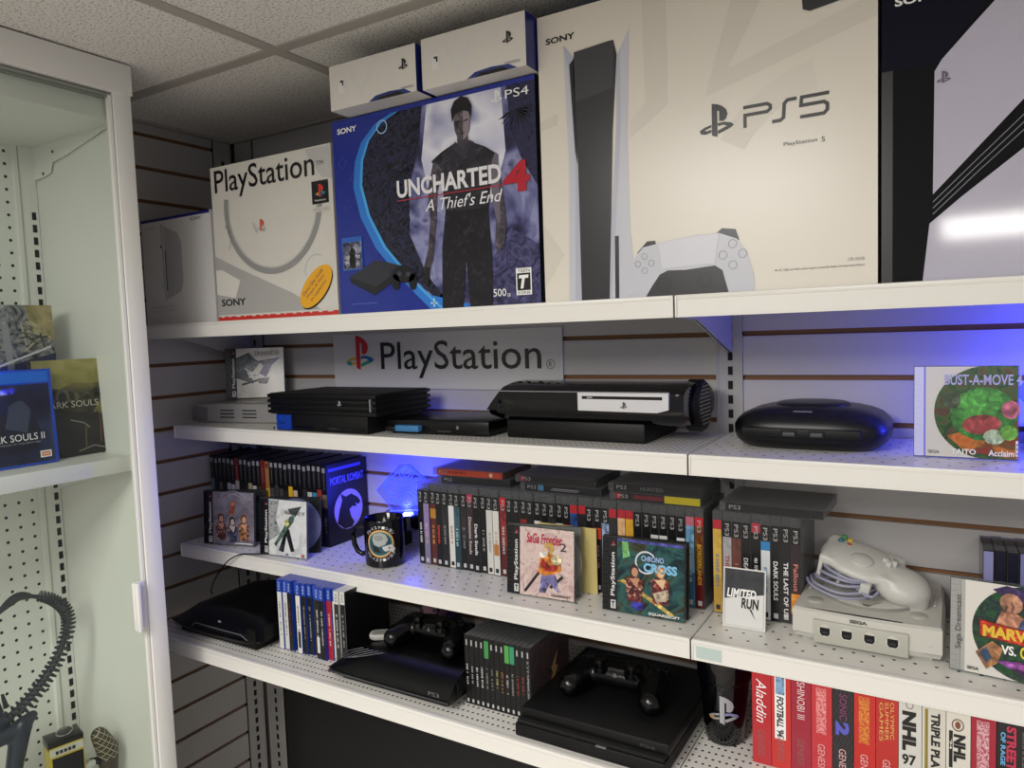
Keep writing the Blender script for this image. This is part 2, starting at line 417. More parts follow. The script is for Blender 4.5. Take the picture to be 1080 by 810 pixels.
b = MB(); b.box(-.030, -.018, -.052, -.012, .1, 2.02, CG); 
b.box(-.018, -.0165, -.045, -.043, .1, 2.02, mat('#a9aea5', .5)); 
for i in range(70):
    z = .12+i*.0254
    if z < 2.0: b.box(-.0182, -.0172, -.0255, -.0175, z, z+.0155, HOLE)
b.build('slotted_upright', cab)
b = MB(); b.prism([(-.028, 2.018), (.26, 2.018), (.10, 1.985), (.055, 1.980), (.045, 1.960), (.018, 1.955), (-.02, 1.953)], -.016, -.014, CG, 'y')
b.lathe([(.003, -.0168), (.003, -.0158)], HOLE, (.02, 0, 1.962), 10, 'y'); b.lathe([(.003, -.0168), (.003, -.0158)], HOLE, (.06, 0, 2.0), 10, 'y'); b.build('bracket', cab)
cs = MB(); cs.box(-.028, .262, CY1, -.020, 1.390, 1.399, CG); cs.box(.262, .267, CY1, -.022, 1.371, 1.400, CW, .001)
cs.box(.259, .271, -.026, -.021, 1.370, 1.401, CW, .001); sh = cs.build('shelf', cab)
b = MB(); b.prism([(-.026, 1.388), (.235, 1.388), (.225, 1.372), (-.02, 1.310)], -.018, -.016, CG, 'y'); b.build('shelf_bracket', cab)
b = MB(); b.box(.296, .300, CY1, -.044, .12, 2.056, clear('green_tinted_glass', (.97, .99, .97), a=.012, rough=.02)); gd = b.build('glass_door', cab)
b = MB(); b.box(.300, .306, -.062, -.040, 1.078, 1.168, CW, .001); b.box(.306, .318, -.062, -.055, 1.076, 1.168, CW, .0015); b.build('handle', gd)
b = MB(); b.box(-.030, .300, CY1, 0, 0, .1, CW); b.build('base', cab)

# ------------------------------------------------------------------ top shelf boxes
def carton(name, label, x, y, z, w_, d_, h_, m, paint, rot=0, side=None, top=None, cat='box', bev=.0012, group=None):
    b = MB(); b.box(0, w_, 0, d_, 0, h_, m)
    if side: b.add([(w_+LAY, 0, 0), (w_+LAY, d_, 0), (w_+LAY, d_, h_), (w_+LAY, 0, h_)], [(0, 1, 2, 3)], side)
    if top: b.add([(0, 0, h_+LAY), (w_, 0, h_+LAY), (w_, d_, h_+LAY), (0, d_, h_+LAY)], [(0, 1, 2, 3)], top)
    paint(b)
    o = b.build(name, None, (x, y, z), (0, 0, rot)); return tag(o, label, cat, group)
K = ink('#141416'); Wt = ink('#eeeeec'); NAVY = ink('#15206e')
CARD = mat('#dcd7cf', .33, name='glossy_white_card'); CARD2 = mat('#cfcdcb', .35, name='white_card')
def paint_drive(b):
    g1, g2, g3 = ink('#a9a8aa'), ink('#bdbcbe'), ink('#93939a')
    b.poly([(.070, .222), (.130, .196), (.140, .176), (.140, .092), (.130, .070), (.072, .053)], g1)
    b.poly([(.076, .216), (.082, .213), (.082, .056), (.076, .055)], g2, 2)
    b.poly([(.082, .163), (.085, .162), (.084, .075), (.081, .075)], K, 3); b.ell(.069, .172, .003, .003, K, 3); b.ell(.069, .084, .0016, .0016, K, 3)
    b.text('SONY', .176, .213, .218, .225, K, bold=.01); b.text('PlayStation', .022, .05, .212, .217, g3)
    b.text('Disc Drive for PS5', .02, .105, .036, .042, ink('#b5a596')); b.text('Lecteur de disque', .02, .11, .028, .033, ink('#b5a596'))
    b.rect(.01, .15, .014, .0145, g3); b.rect(0, .24, .2285, .2345, NAVY, 1)
carton('carton_box', 'smallest white box at the far left of the top shelf, grey drive pictured', .028, -.285, Z1+.0006, .243, .085, .2345, CARD2, paint_drive, .0, CARD2, NAVY)
def paint_psone(b):
    g, gl, gd_ = ink('#a6a5a2'), ink('#bbb9b5'), ink('#8e8e8c'); W_, H = .335, .310
    b.poly([(0, .134), (.06, .108), (.219, .046), (.29, .012), (0, .012)], g, 1)
    b.poly([(0, .105), (.02, .104), (.072, .080), (.055, .045), (0, .055)], ink('#d7d3cb'), 2)
    b.poly([(.335, .31), (.335, .25), (.31, .255), (.28, .29), (.27, .31)], gl, 1)
    b.poly([(.215, .05), (.25, .115), (.29, .13), (.335, .075), (.335, .02), (.3, .012)], ink('#cfccc5'), 2)
    b.arc(.172, .222, .124, .012, 170, 372, gd_, 3, n=36); b.arc(.172, .222, .121, .004, 170, 372, gl, 3, n=36)
    b.arc(.02, .165, .028, .006, -40, 60, gl, 3); b.arc(.285, .085, .028, .003, 60, 200, gl, 3)
    b.text('PlayStation', .012, .292, .246, .306, K, 4, bold=.005); b.text('TM', .297, .315, .277, .285, K)
    b.rect(.283, .325, .207, .249, K, 4); b.logo(.304, .231, .024, ink('#d8342c'), ink('#e2b423'), ink('#2e63b8'), ink('#2aa09a'), ink('#2e63b8'), 5)
    b.text('PlayStation', .290, .318, .211, .215, Wt, 5); b.rect(.284, .325, .192, .201, ink('#c8c5be'), 4); b.text('NTSC U/C', .286, .323, .194, .199, gd_, 5)
    b.logo(.142, .184, .024, ink('#c9543f'), gl, gl, gl, gl, 4); b.poly([(.115, .19), (.122, .19), (.132, .172), (.127, .168)], gl, 4); b.rect(.146, .152, .172, .175, gd_, 4)
    b.text('SONY', .012, .085, .030, .044, K, 4, bold=.02)
    b.ell(.283, .052, .052, .026, K, 4, a0=.72); b.ell(.281, .055, .052, .026, ink('#e3a520'), 5, a0=.72)
    for k, s_ in enumerate(('Demo Disc Inside', 'Disque de demo', 'en supplement')):
        c = b.M.copy(); b.M = Matrix.Translation((.281, 0, .055)) @ Matrix.Rotation(-.72, 4, 'Y')
        b.text(s_, -.035+.004*k, .035-.004*k, .008-.011*k, .015-.011*k, ink('#5b2a50'), 6); b.M = c
    b.rect(0, W_, 0, .0085, ink('#c8322c'), 5)
    for i in range(14): x = .01+i*.023; b.rect(x, x+.004+.012*random.random(), .0066, .009, ink('#d8cfc6'), 6)
carton('carton_box', 'white cardboard box with grey circle drawing, yellow oval sticker and red bottom edge', .293, -.296, Z1+.0006, .335, .10, .313, mat('#cfcbc3', .42, noise=.05, nscale=12, name='worn_white_card'), paint_psone, .012, mat('#c5c2bb', .45, name='card_side'))
JUNGLE = art(['#22213c', '#3a3a63', '#6a6c98', '#8f91b8', '#4a4b75'], 17, .22, 3, .5)
def paint_u4(b):
    W_, H = .42, .338; blue = ink('#1b2c8c', .2); cy = ink('#2f78cf', .2); cy2 = ink('#4ba3e4', .2); dk = ink('#0b0b18', .25); dk2 = ink('#16162a', .25)
    out = [(.155, .338), (.118, .325), (.088, .300), (.072, .268), (.067, .225), (.082, .170), (.115, .113), (.165, .060), (.205, .025), (.235, 0)]
    inn = [(x-.016-.012*(i/9), z) for i, (x, z) in enumerate(out)]
    b.rect(0, .42, 0, .338, blue, 1)
    b.poly(out+[(.42, 0), (.42, .338)], JUNGLE, 2)
    # pale light behind the figure, dark jungle left and right
    b.poly([(.215, .338), (.36, .338), (.365, .24), (.34, .17), (.22, .16), (.2, .25)], art(['#8d8fb8', '#c3c4da', '#e3e3ee', '#9a9cc0'], 9, .22, 2, .2), 3)
    b.poly([(.155, .338), (.205, .338), (.195, .27), (.172, .21), (.168, .13), (.20, .06), (.235, .02), (.225, .012), (.165, .06), (.115, .113), (.082, .17), (.067, .225), (.072, .268), (.088, .3), (.118, .325)], art(['#08080f', '#11111f', '#2c2c4a', '#0a0a16'], 60, .25, 6, 3), 3)
    b.poly([(.37, .338), (.42, .338), (.42, .18), (.395, .22), (.375, .27)], art(['#15152a', '#2d2d50', '#0c0c1a'], 70, .25, 6, 3), 3)
    b.poly([(.21, 0), (.42, 0), (.42, .09), (.37, .12), (.33, .07), (.25, .05)], art(['#1c1b33', '#3a3960', '#5a5a85'], 50, .25, 6, 2), 3)
    for i in range(16):
        a = random.uniform(-2.9, -1.7); x, z = random.choice([(.19, .29), (.175, .24), (.17, .16), (.20, .315), (.205, .06)]); L = random.uniform(.02, .05)
        b.poly([(x, z), (x+L*.5*math.cos(a)+.004, z+L*.5*math.sin(a)+.008), (x+L*math.cos(a), z+L*math.sin(a)), (x+L*.5*math.cos(a), z+L*.5*math.sin(a))], dk, 4)
    for i in range(11):
        a = math.radians(200+i*16); L = .033
        b.poly([(.385, .30), (.385+L*.6*math.cos(a)+.003, .30+L*.6*math.sin(a)+.004), (.385+L*math.cos(a), .30+L*math.sin(a)), (.385+L*.6*math.cos(a), .30+L*.6*math.sin(a)-.003)], dk2, 4)
    for i in range(9):
        p, q = out[i], out[i+1]; s_, t_ = inn[i], inn[i+1]
        b.poly([s_, t_, q, p], cy, 5); u_ = lambda A, B, k: (A[0]*(1-k)+B[0]*k, A[1]*(1-k)+B[1]*k)
        b.poly([u_(s_, p, .72), u_(t_, q, .72), q, p], cy2, 6)
    b.poly([(.205, .025), (.235, 0), (.32, 0), (.27, .008)], cy, 6)
    # generic standing man in a dark shirt, arms hanging
    body = pa('#17161e', .3); shirt = pa('#2c2b35', .3); skin = pa('#5a5058', .3); sk2 = pa('#4a434d', .3)
    b.poly([(.232, 0), (.236, .10), (.246, .16), (.240, .215), (.221, .244), (.242, .256), (.268, .266), (.300, .264), (.328, .252), (.352, .236), (.338, .205), (.330, .15), (.334, .08), (.332, 0), (.288, 0), (.284, .075), (.275, 0)], body, 7)
    b.poly([(.246, .16), (.244, .215), (.230, .243), (.268, .266), (.285, .252), (.300, .264), (.342, .242), (.332, .205), (.328, .155)], shirt, 8)
    b.poly([(.226, .245), (.212, .200), (.214, .145), (.206, .095), (.196, .070), (.205, .060), (.216, .080), (.226, .140), (.232, .195), (.244, .225)], sk2, 9)
    b.poly([(.348, .240), (.357, .185), (.363, .13), (.358, .095), (.346, .082), (.340, .095), (.344, .13), (.338, .18), (.330, .222)], sk2, 9)
    b.poly([(.198, .072), (.210, .070), (.206, .040), (.201, .040)], K, 10)
    b.poly([(.276, .250), (.275, .275), (.296, .275), (.298, .254), (.287, .240)], sk2, 9)
    b.poly([(.270, .300), (.271, .286), (.276, .274), (.285, .267), (.294, .272), (.300, .284), (.302, .302), (.296, .318), (.276, .318)], skin, 10)
    b.poly([(.287, .268), (.294, .272), (.300, .284), (.302, .302), (.296, .318), (.289, .318)], ink('#8d8088', .3), 11)
    b.poly([(.267, .300), (.265, .320), (.272, .332), (.286, .338), (.299, .333), (.306, .320), (.304, .300), (.300, .311), (.288, .315), (.274, .311)], K, 12)
    b.poly([(.273, .298), (.283, .297), (.283, .299), (.273, .300)], K, 12); b.poly([(.289, .297), (.299, .298), (.299, .300), (.289, .299)], K, 12); b.poly([(.280, .280), (.292, .280), (.290, .278), (.282, .278)], sk2, 12)
    b.poly([(.262, .262), (.285, .240), (.287, .250), (.272, .268)], ink('#34333e', .3), 10); b.poly([(.308, .262), (.288, .240), (.287, .250), (.298, .267)], ink('#34333e', .3), 10)
    b.poly([(.352, .236), (.346, .240), (.336, .215), (.338, .17), (.346, .13), (.352, .13)], ink('#6b6470', .3), 10)
    b.text('UNCHARTED', .146, .357, .192, .222, ink('#e4e2e6', .25), 11, bold=.03)
    b.rect(.146, .36, .187, .1885, ink('#b02a38'), 11)
    b.text('4', .360, .408, .174, .221, ink('#b3202f', .25), 12, bold=.04)
    b.text("A Thief's End", .205, .358, .163, .183, ink('#e9e8ec', .25), 11, shear=.3)
    b.text('SONY', .014, .060, .321, .331, Wt, 7, bold=.03)
    b.logo(.352, .325, .020, Wt, Wt, Wt, Wt, Wt, 7); b.text('PS4', .368, .410, .318, .331, Wt, 7)
    b.rect(.012, .060, .078, .137, ink('#2c5fb4'), 7); b.rect(.014, .058, .080, .128, art(['#0c0c14', '#4d4d66', '#b9b9c9'], 60, .25, 4), 8); b.poly([(.028, .082), (.03, .112), (.036, .122), (.042, .112), (.044, .082)], K, 9)
    b.text('UNCHARTED', .018, .054, .099, .104, Wt, 9)
    b.poly([(.027, .066), (.092, .092), (.156, .076), (.154, .064), (.085, .030), (.030, .055)], ink('#14141c', .2), 8); b.poly([(.027, .066), (.092, .092), (.156, .076), (.088, .045)], ink('#2a2a36', .2), 9)
    b.ell(.152, .062, .026, .014, ink('#101016'), 10, a0=-.15); b.ell(.134, .050, .009, .014, ink('#101016'), 10); b.ell(.172, .048, .009, .014, ink('#101016'), 10); b.ell(.143, .064, .005, .004, ink('#3a3a46'), 11); b.ell(.162, .062, .005, .004, ink('#3a3a46'), 11)
    b.text('500', .334, .358, .014, .026, Wt, 8); b.text('GB', .360, .366, .013, .018, Wt, 8)
    b.rect(.377, .405, .014, .056, Wt, 8); b.rect(.379, .403, .021, .048, K, 9); b.text('T', .382, .400, .024, .045, Wt, 10, bold=.05, shear=.2); b.text('TEEN', .380, .402, .0495, .0545, K, 9); b.text('ESRB', .380, .402, .0155, .0195, K, 9)
    for (px_, pz_, k) in ((.03, .195, 3), (.05, .24, 4), (.023, .27, 4)): b.arc(px_, pz_, .010, .0008, 90, 450, ink('#4a5cc0'), 6, n=k)
    b.arc(.118, .318, .010, .002, 0, 360, ink('#9cc3ea'), 7); b.rect(.028, .09, .016, .0175, ink('#4a5cc0'), 6); b.stroke([(.208, .010), (.222, .010)], .003, ink('#a8d4f2'), 8); b.stroke([(.215, .003), (.215, .018)], .003, ink('#a8d4f2'), 8)
carton('carton_box', 'blue and grey box on top shelf picturing a man standing in jungle light', .6385, -.297, Z1+.0006, .4200, .10, .346, ink('#1b2c8c'), paint_u4, .0, mat('#14141f', .3, name='dark_card_side'), ink('#10184a'))
def paint_pad(b):
    W_ = .19; g = ink('#c9c9cd')
    b.logo(.160, .047, .018, K, K, K, K, K, 3); b.rect(.020, .034, .026, .050, ink('#e2e0dc'), 2); b.stroke([(.024, .045), (.030, .045), (.030, .038)], .003, K, 3)
    b.poly([(.085, 0), (.10, .008), (.13, .010), (.160, .008), (.175, 0)], ink('#2a3a7c'), 2); b.poly([(.10, 0), (.11, .005), (.15, .006), (.162, 0)], K, 3)
    b.text('V', .04, .10, .012, .06, ink('#d8d5d2'), 1); bars(b, .150, .180, .008, .012, ink('#8f8f94'), 2)
carton('carton_box', 'long flat white box on top of the blue box, the left of two', .680, -.340, 2.0003, .185, .105, .0745, CARD, paint_pad, .015, NAVY, CARD)
carton('carton_box', 'long flat white box on top of the blue box, the right of two', .874, -.333, 2.0003, .190, .105, .0785, CARD, paint_pad, .012, NAVY, CARD)
PS5MAT = mat('#ded8cc', .3, name='cream_card')
def tri_sides(cx, cz, r): return [(cx+r*math.cos(a), cz+r*math.sin(a)) for a in (PI/2, PI*7/6, PI*11/6)]
def paint_ps5(b):
    f = ink('#d5cfc3', .3); wh = ink('#c3c4cd', .3); wh2 = ink('#b4b6c4', .3); dk = ink('#2c2c2f', .3); dk2 = ink('#3e3e42', .3); dk3 = ink('#1b1b1e', .3)
    b.poly([(.165, .419), (.20, .419), (.20, .262), (.145, .225), (.145, .25), (.168, .27)], f, 1)
    b.poly([(.300, .419), (.352, .419), (.282, .293), (.459, .345), (.459, .318), (.252, .262)], f, 1)
    b.poly([(0, .27), (.03, .28), (.03, .263), (0, .258)], f, 1); b.poly([(0, .12), (.035, .07), (0, .02)], f, 1)
    b.arc(.415, .12, .13, .035, 100, 150, ink('#d9d3c7'), 1)
    # white console wings and black core, standing
    b.poly([(.043, .376), (.062, .352), (.066, .250), (.062, 0), (.041, 0), (.047, .20)], wh2, 2)
    b.poly([(.043, .376), (.050, .340), (.058, .200), (.052, 0), (.041, 0), (.047, .20)], wh, 3)
    b.poly([(.146, .376), (.126, .342), (.124, .250), (.103, 0), (.150, 0), (.141, .10), (.140, .23)], wh, 2)
    b.poly([(.126, .342), (.124, .250), (.103, 0), (.110, 0), (.130, .24), (.132, .35)], wh2, 3)
    b.poly([(.056, .345), (.062, .362), (.122, .366), (.127, .345), (.118, .24), (.107, 0), (.062, 0), (.062, .2)], dk, 4)
    b.poly([(.058, .330), (.060, .362), (.118, .366), (.123, .361), (.120, .300), (.060, .290)], dk2, 5)
    b.poly([(.052, .346), (.060, .354), (.060, .33), (.061, .20), (.058, .22)], dk3, 5)
    b.poly([(.1175, .090), (.1235, .090), (.122, 0), (.116, 0)], dk, 4)
    # controller
    b.poly([(.150, .062), (.166, .078), (.178, .078), (.180, .070)], dk, 2); b.poly([(.262, .078), (.272, .086), (.290, .083), (.295, .068)], dk, 2)
    b.poly([(.142, 0), (.141, .030), (.148, .058), (.160, .070), (.185, .074), (.236, .080), (.268, .080), (.292, .070), (.305, .050), (.313, .022), (.314, 0)], wh, 3)
    b.poly([(.163, 0), (.172, .014), (.184, .030), (.196, .035), (.222, .034), (.262, .037), (.272, .030), (.280, 0)], dk, 4)
    b.poly([(.183, .074), (.188, .038), (.262, .040), (.268, .079), (.236, .079)], ink('#cfd0d8', .3), 5)
    for cx, cz in ((.190, .015), (.248, .018)): b.arc(cx, cz, .009, .0012, 0, 360, dk3, 5); b.arc(cx, cz, .005, .0008, 0, 360, dk3, 5)
    for cx, cz in ((.162, .057), (.162, .037), (.152, .047), (.172, .047)): b.arc(cx, cz, .004, .0006, 0, 360, ink('#77777c'), 5, n=8)
    for cx, cz in ((.286, .064), (.286, .036), (.273, .050), (.299, .050)): b.arc(cx, cz, .0052, .0006, 0, 360, ink('#77777c'), 5, n=14)
    b.logo(.266, .229, .044, K, K, K, K, K, 3); s_ = .0042
    # thin rounded wordmark
    def S(L): b.stroke([(.302+x, .2165+z) for x, z in L], s_, K, 3)
    S([(.002, -.004), (.002, .012), (.030, .012), (.034, .015), (.034, .019), (.030, .022), (0, .022)])
    S([(.036, -.002), (.046, -.002), (.050, .001), (.051, .018), (.055, .022), (.066, .022)])
    S([(.104, .022), (.072, .022), (.071, .012), (.098, .012), (.102, .009), (.102, .002), (.098, -.002), (.070, -.002)])
    b.text('PlayStation', .352, .392, .180, .186, K, 3); b.text('5', .397, .401, .180, .186, K, 3)
    b.text('SONY', .014, .062, .382, .391, K, 3, bold=.03)
    b.text('CFI-1015A', .427, .446, .030, .034, ink('#6a665f'), 3); b.text('8K, 4K, 120fps and HDR content requires compatible display and supporting software.', .34, .446, .0225, .0258, ink('#55524d'), 3)
    b.poly([(.376, .345), (.374, .372), (.450, .372), (.447, .349), (.384, .341)], dk, 4)
carton('carton_box', 'biggest cream white box on top shelf picturing a tall white and black console', 1.0665, -.298, Z1+.0006, .460, .19, .425, PS5MAT, paint_ps5, 0, mat('#c9c4ba', .35, name='cream_side'), NAVY)
def paint_pro(b):
    wh = mat('#b9b6c6', .07, noise=.08, nscale=5, name='lilac_print'); dk = mat('#07070e', .6, spec=.15, name='dark_print')
    b.poly([(.012, 0), (.46, 0), (.46, .425), (.012, .425)], mat('#08080c', .6, spec=.15, name='dark_print'), 1)
    b.poly([(.0, .25), (.06, .25), (.12, .33), (.19, .425), (0, .425)], mat('#07081c', .6, spec=.15, name='dark_print'), 2)
    b.poly([(.055, .240), (.062, .252), (.092, .284), (.125, .318), (.170, .345), (.235, .365), (.235, .28), (.142, .195), (.054, .100)], wh, 3)
    b.poly([(.051, .069), (.142, .141), (.23, .20), (.30, .22), (.34, 0), (.044, 0)], wh, 3)
    b.poly([(.235, .365), (.33, .34), (.36, .22), (.34, .05), (.30, .2), (.235, .28)], wh, 3)
    b.poly([(.053, .097), (.142, .190), (.235, .275), (.31, .21), (.23, .205), (.142, .145), (.050, .066)], dk, 4)
    for k in range(3):
        o = .007*(k+1); b.stroke([(.054, .098-o), (.098, .142-o*1.05), (.142, .186-o*1.2), (.232, .268-o*1.6)], .0009, ink('#77777f'), 5)
    b.logo(.064, .232, .014, ink('#5a5a66'), ink('#5a5a66'), ink('#5a5a66'), ink('#5a5a66'), ink('#5a5a66'), 5)
    b.text('SONY', .014, .064, .322, .332, Wt, 5, bold=.03); b.text('PS5', .36, .43, .33, .36, Wt, 5); b.text('Pro', .40, .43, .31, .32, Wt, 5)
carton('carton_box', 'black box with huge lilac white console close up, right end of top shelf', 1.5305, -.298, Z1+.0006, .46, .19, .425, ink('#0b0b0e'), paint_pro, 0, K, K)

# ------------------------------------------------------------------ wall sign
b = MB(); W_, H = .617, .127; r = .012
pts = [(r*(1-math.cos(a)), r*(1-math.sin(a))) for a in [PI/2*i/6 for i in range(7)]]
ol = [(p[0], p[1]) for p in pts[::-1]]
ol = [(r, 0), (W_-.001, 0), (W_, .001), (W_, H), (0, H), (0, r)]
ol = [(r-r*math.sin(PI/2*i/6), r-r*math.cos(PI/2*i/6)) for i in range(7)][::-1] + [(W_, 0), (W_, H), (0, H)]
b.prism(ol, -.003, 0, mat('#bfbfc0', .35, name='pale_grey_acrylic'), 'y')
b.logo(.082-.0, .084, .082, ink('#b4232c'), ink('#c9a227'), ink('#1f8f8c'), ink('#1f5fa8'), ink('#1f8f6c'), 2, -.003)
b.text('PlayStation', .148, .569, .024, .107, K, 3, -.003, bold=.004)
b.arc(.590, .053, .0085, .0012, 0, 360, K, 3, -.003); b.text('R', .5865, .5935, .048, .058, K, 3, -.003)
tag(b.build('wall_sign', None, (.327, -.002, 1.489)), 'pale grey wall sign with coloured emblem and black lettering below the top shelf', 'sign')

# ------------------------------------------------------------------ shelf 2: consoles
t = thing('game_console', 'light grey console at the left end of the second shelf, under an upright case', 'game console', (.050, -.200, Z2+.0006), (0, 0, .16))
GP = mat('#8f8e8c', .45, name='grey_console_plastic'); GD = mat('#6d6c6b', .5, name='dark_grey_plastic')
b = MB(); b.slabs([(0, .255, .160), (.003, .262, .166), (.030, .262, .166), (.043, .256, .160), (.0445, .250, .154)], GP, .131, .083, e=14, n=64)
b.build('body', t)
b = MB()
for x in (.085, .150):
    for k in range(3): b.box(x, x+.040, -.0012, .003, .012+.008*k, .0145+.008*k, HOLE)
b.build('vent', t)
b = MB(); b.lathe([(.058, .0446), (.058, .047), (.055, .0485), (0.001, .0485)], GP, (.131, .088, 0), 40); b.build('disc_lid', t)
b = MB(); b.box(-.0012, .045, -.0008, .004, .004, .036, GD, .0006); b.build('side_panel', t)

def spine_text(b, s_, x0, x1, z0, z1, m, L=3, y=0): b.text(s_, x0, x1, z0, z1, m, L, y, rot=90)
def jewel_case(label, x, y, z, rot, paint, tilt=.06, open_=0, disc=None, hinge='#0b0b0d', strip='#111114', stxt='#dddddd', strip_text='PlayStation', w_=.140, h_=.124, group=None, wide=.027, trayc='#0c0c0e'):
    t = thing('jewel_case', label, 'jewel case', (x, y, z), (-tilt, 0, rot), group)
    b = MB(); b.box(0, w_, .0004, .0048 if open_ else .0100, 0, h_, CLEAR)
    b.build('case_shell', t)
    b = MB(); b.box(.0005, w_-.003, .0010, .0025, .001, h_-.001, mat('#1a1a1c', .5))
    b.box(.001, .0125, -.0002, .0010, .0015, h_-.0015, mat(hinge, .4))
    for k in range(15): b.box(.002, .0095, -.0005, 0, .004+k*.0078, .0055+k*.0078, mat(hinge, .25))
    b.build('hinge_strip', t)
    b = MB(); b.rect(.0128, wide, .0015, h_-.0015, mat(strip, .4), 1)
    if strip_text:
        b.text(strip_text, .0155, .0245, .026, .098, ink(stxt), 2, 0, rot=90, bold=.015); b.rect(.0155, .0245, .005, .019, ink('#c9c9c9'), 2); b.text('T', .0175, .0225, .007, .017, K, 3, rot=0, bold=.05)
        b.logo(.020, .112, .007, ink('#c03038'), ink('#999999'), ink('#999999'), ink('#999999'), ink('#999999'), 2)
    b.M = Matrix.Translation((wide, 0, 0)); paint(b, w_-.002-wide, h_); b.build('cover_insert', t)
    if open_:
        tr = bpy.data.objects.new('back_tray', None)
        b = MB(); m = mat(trayc, .35)
        c, s_ = math.cos(open_), math.sin(open_); b.M = Matrix.Translation((0, .0055, 0)) @ Matrix.Rotation(open_, 4, 'Z')
        b.box(0, w_, 0, .006, 0, h_, m); b.box(0, w_, -.0012, .007, 0, .0015, m); b.box(0, w_, -.0012, .007, h_-.0015, h_, m)
        bpy.data.objects.remove(tr); tr = b.build('back_tray', t)
        if disc:
            b = MB(); b.M = Matrix.Translation((0, .0055, 0)) @ Matrix.Rotation(open_, 4, 'Z')
            b.lathe([(.0595, -.0015), (.0595, -.0027)], mat(disc, .15, name='disc_print'), (.077, 0, .062), 44, 'y'); b.build('disc', tr)
    return t
def blobs(b, spec, L=2):
    for i, (x, z, rx, rz, c, a) in enumerate(spec): b.ell(x, z, rx, rz, pa(c), L+i*.4, a0=a, n=14)
# painting helpers for small figures: plain dressed people with no likeness
def figure(b, x, z, s, hair, cloth, skin='#c9a58a', L=3):
    b.poly([(x-.010*s, z), (x-.013*s, z+.030*s), (x-.006*s, z+.036*s), (x+.006*s, z+.036*s), (x+.013*s, z+.030*s), (x+.011*s, z)], art([cloth, '#2a2024', cloth, '#c9b8a0'], 120, .3, 3, 1), L)
    b.ell(x, z+.044*s, .0075*s, .009*s, ink(hair), L+.5, n=12); b.ell(x+.001*s, z+.042*s, .005*s, .0065*s, ink(skin), L+1, n=12)
    b.poly([(x-.008*s, z+.032*s), (x+.008*s, z+.034*s), (x+.004*s, z+.02*s)], ink(skin), L+.5)
def art_einh(b, W, H):
    b.rect(0, W, .0015, H-.0015, art(['#b9b4ab', '#cfccc6', '#dcd8d0'], 14, .3), 1)
    b.poly([(0, .10), (.03, .112), (.055, .085), (.035, .06), (.04, .035), (0, .05)], pa('#565d62'), 2)
    b.text('EINHANDER', .045, .104, .104, .115, ink('#2a2420'), 4)
    b.stroke([(.03, .099), (.055, .088), (.07, .083)], .004, ink('#2a2a30'), 3); b.poly([(.055, .092), (.105, .098), (.085, .08), (.07, .05), (.055, .06), (.064, .078)], pa('#4a4478'), 3)
    b.poly([(.06, .09), (.085, .095), (.08, .085), (.066, .08)], pa('#2d2d35'), 4); b.stroke([(.012, .034), (.055, .045)], .005, ink('#34343c'), 3); b.poly([(.05, .048), (.078, .05), (.072, .034), (.052, .036)], pa('#5a5a60'), 4)
    b.poly([(.02, .075), (.045, .06), (.06, .07), (.05, .05), (.03, .05)], pa('#dedcd8'), 3)
jewel_case('upright jewel case with pale snowy art leaning on the wall above the light grey console', .090, -.135, Z2+.0500, .62, art_einh, .10, strip='#1b1b1d', stxt='#d0d0d0', hinge='#3a3a3c', w_=.142)

t = thing('game_console', 'bulky black ribbed console with blue corner label, beside the light grey one', 'game console', (.362, -.243, Z2+.0006), (0, 0, .01))
b = MB(); b.box(.022, .272, .004, .180, 0, .034, BLKM, .001); b.build('lower_body', t)
b = MB()
for k in range(4): b.box(0, .298, 0, .176, .036+k*.0112, .0428+k*.0112, BLKM, .0014)
b.box(.004, .294, .005, .170, .034, .078, BLKM); b.build('ribbed_case', t)
b = MB(); b.box(.0225, .066, .002, .005, .002, .033, ink('#123a9c', .3)); b.text('PS2', .030, .048, .014, .018, ink('#0a1030'), 2, .002); b.build('label', t)
b = MB(); b.logo(.206, .0595, .011, ink('#9a9aa0'), ink('#9a9aa0'), ink('#9a9aa0'), ink('#9a9aa0'), ink('#9a9aa0'), 3, -.001); b.build('emblem', t)
b = MB(); b.box(.283, .287, -.0015, .003, .044, .069, mat('#9a9a9e', .3, .8)); b.build('power_button', t)
b = MB(); b.box(.012, .014, .002, .0045, .002, .006, BLK); 
for x in (.075, .16, .215): b.box(x, x+.05, .003, .006, .006, .010, GLOSS)
b.build('port_cover', t)

t = thing('game_console', 'thin black console lying low with a blue card in front, middle of the second shelf', 'game console', (.655, -.205, Z2+.0006), (0, 0, .04))
b = MB(); b.box(0, .232, 0, .150, .003, .0270, BLK, .002); b.box(.01, .222, .006, .144, 0, .004, BLKM); b.build('body', t)
b = MB(); b.box(.100, .101, .002, .148, .0268, .0275, mat('#3b3b44', .2)); b.box(.102, .228, .004, .146, .0265, .0285, BLK, .0012); b.build('disc_lid', t)
b = MB(); b.box(.030, .085, -.014, .006, .006, .018, mat('#3d78ad', .3, name='blue_card'), .002); b.build('memory_card', t)
b = MB(); b.box(.004, .028, -.012, .004, .005, .015, BLKM, .003); b.build('plug', t)
b = MB(); b.logo(.165, .0155, .007, ink('#8c8c92'), ink('#8c8c92'), ink('#8c8c92'), ink('#8c8c92'), ink('#8c8c92'), 3, 0); b.rect(.12, .15, .006, .009, ink('#2c2c30'), 2); b.build('emblem', t)

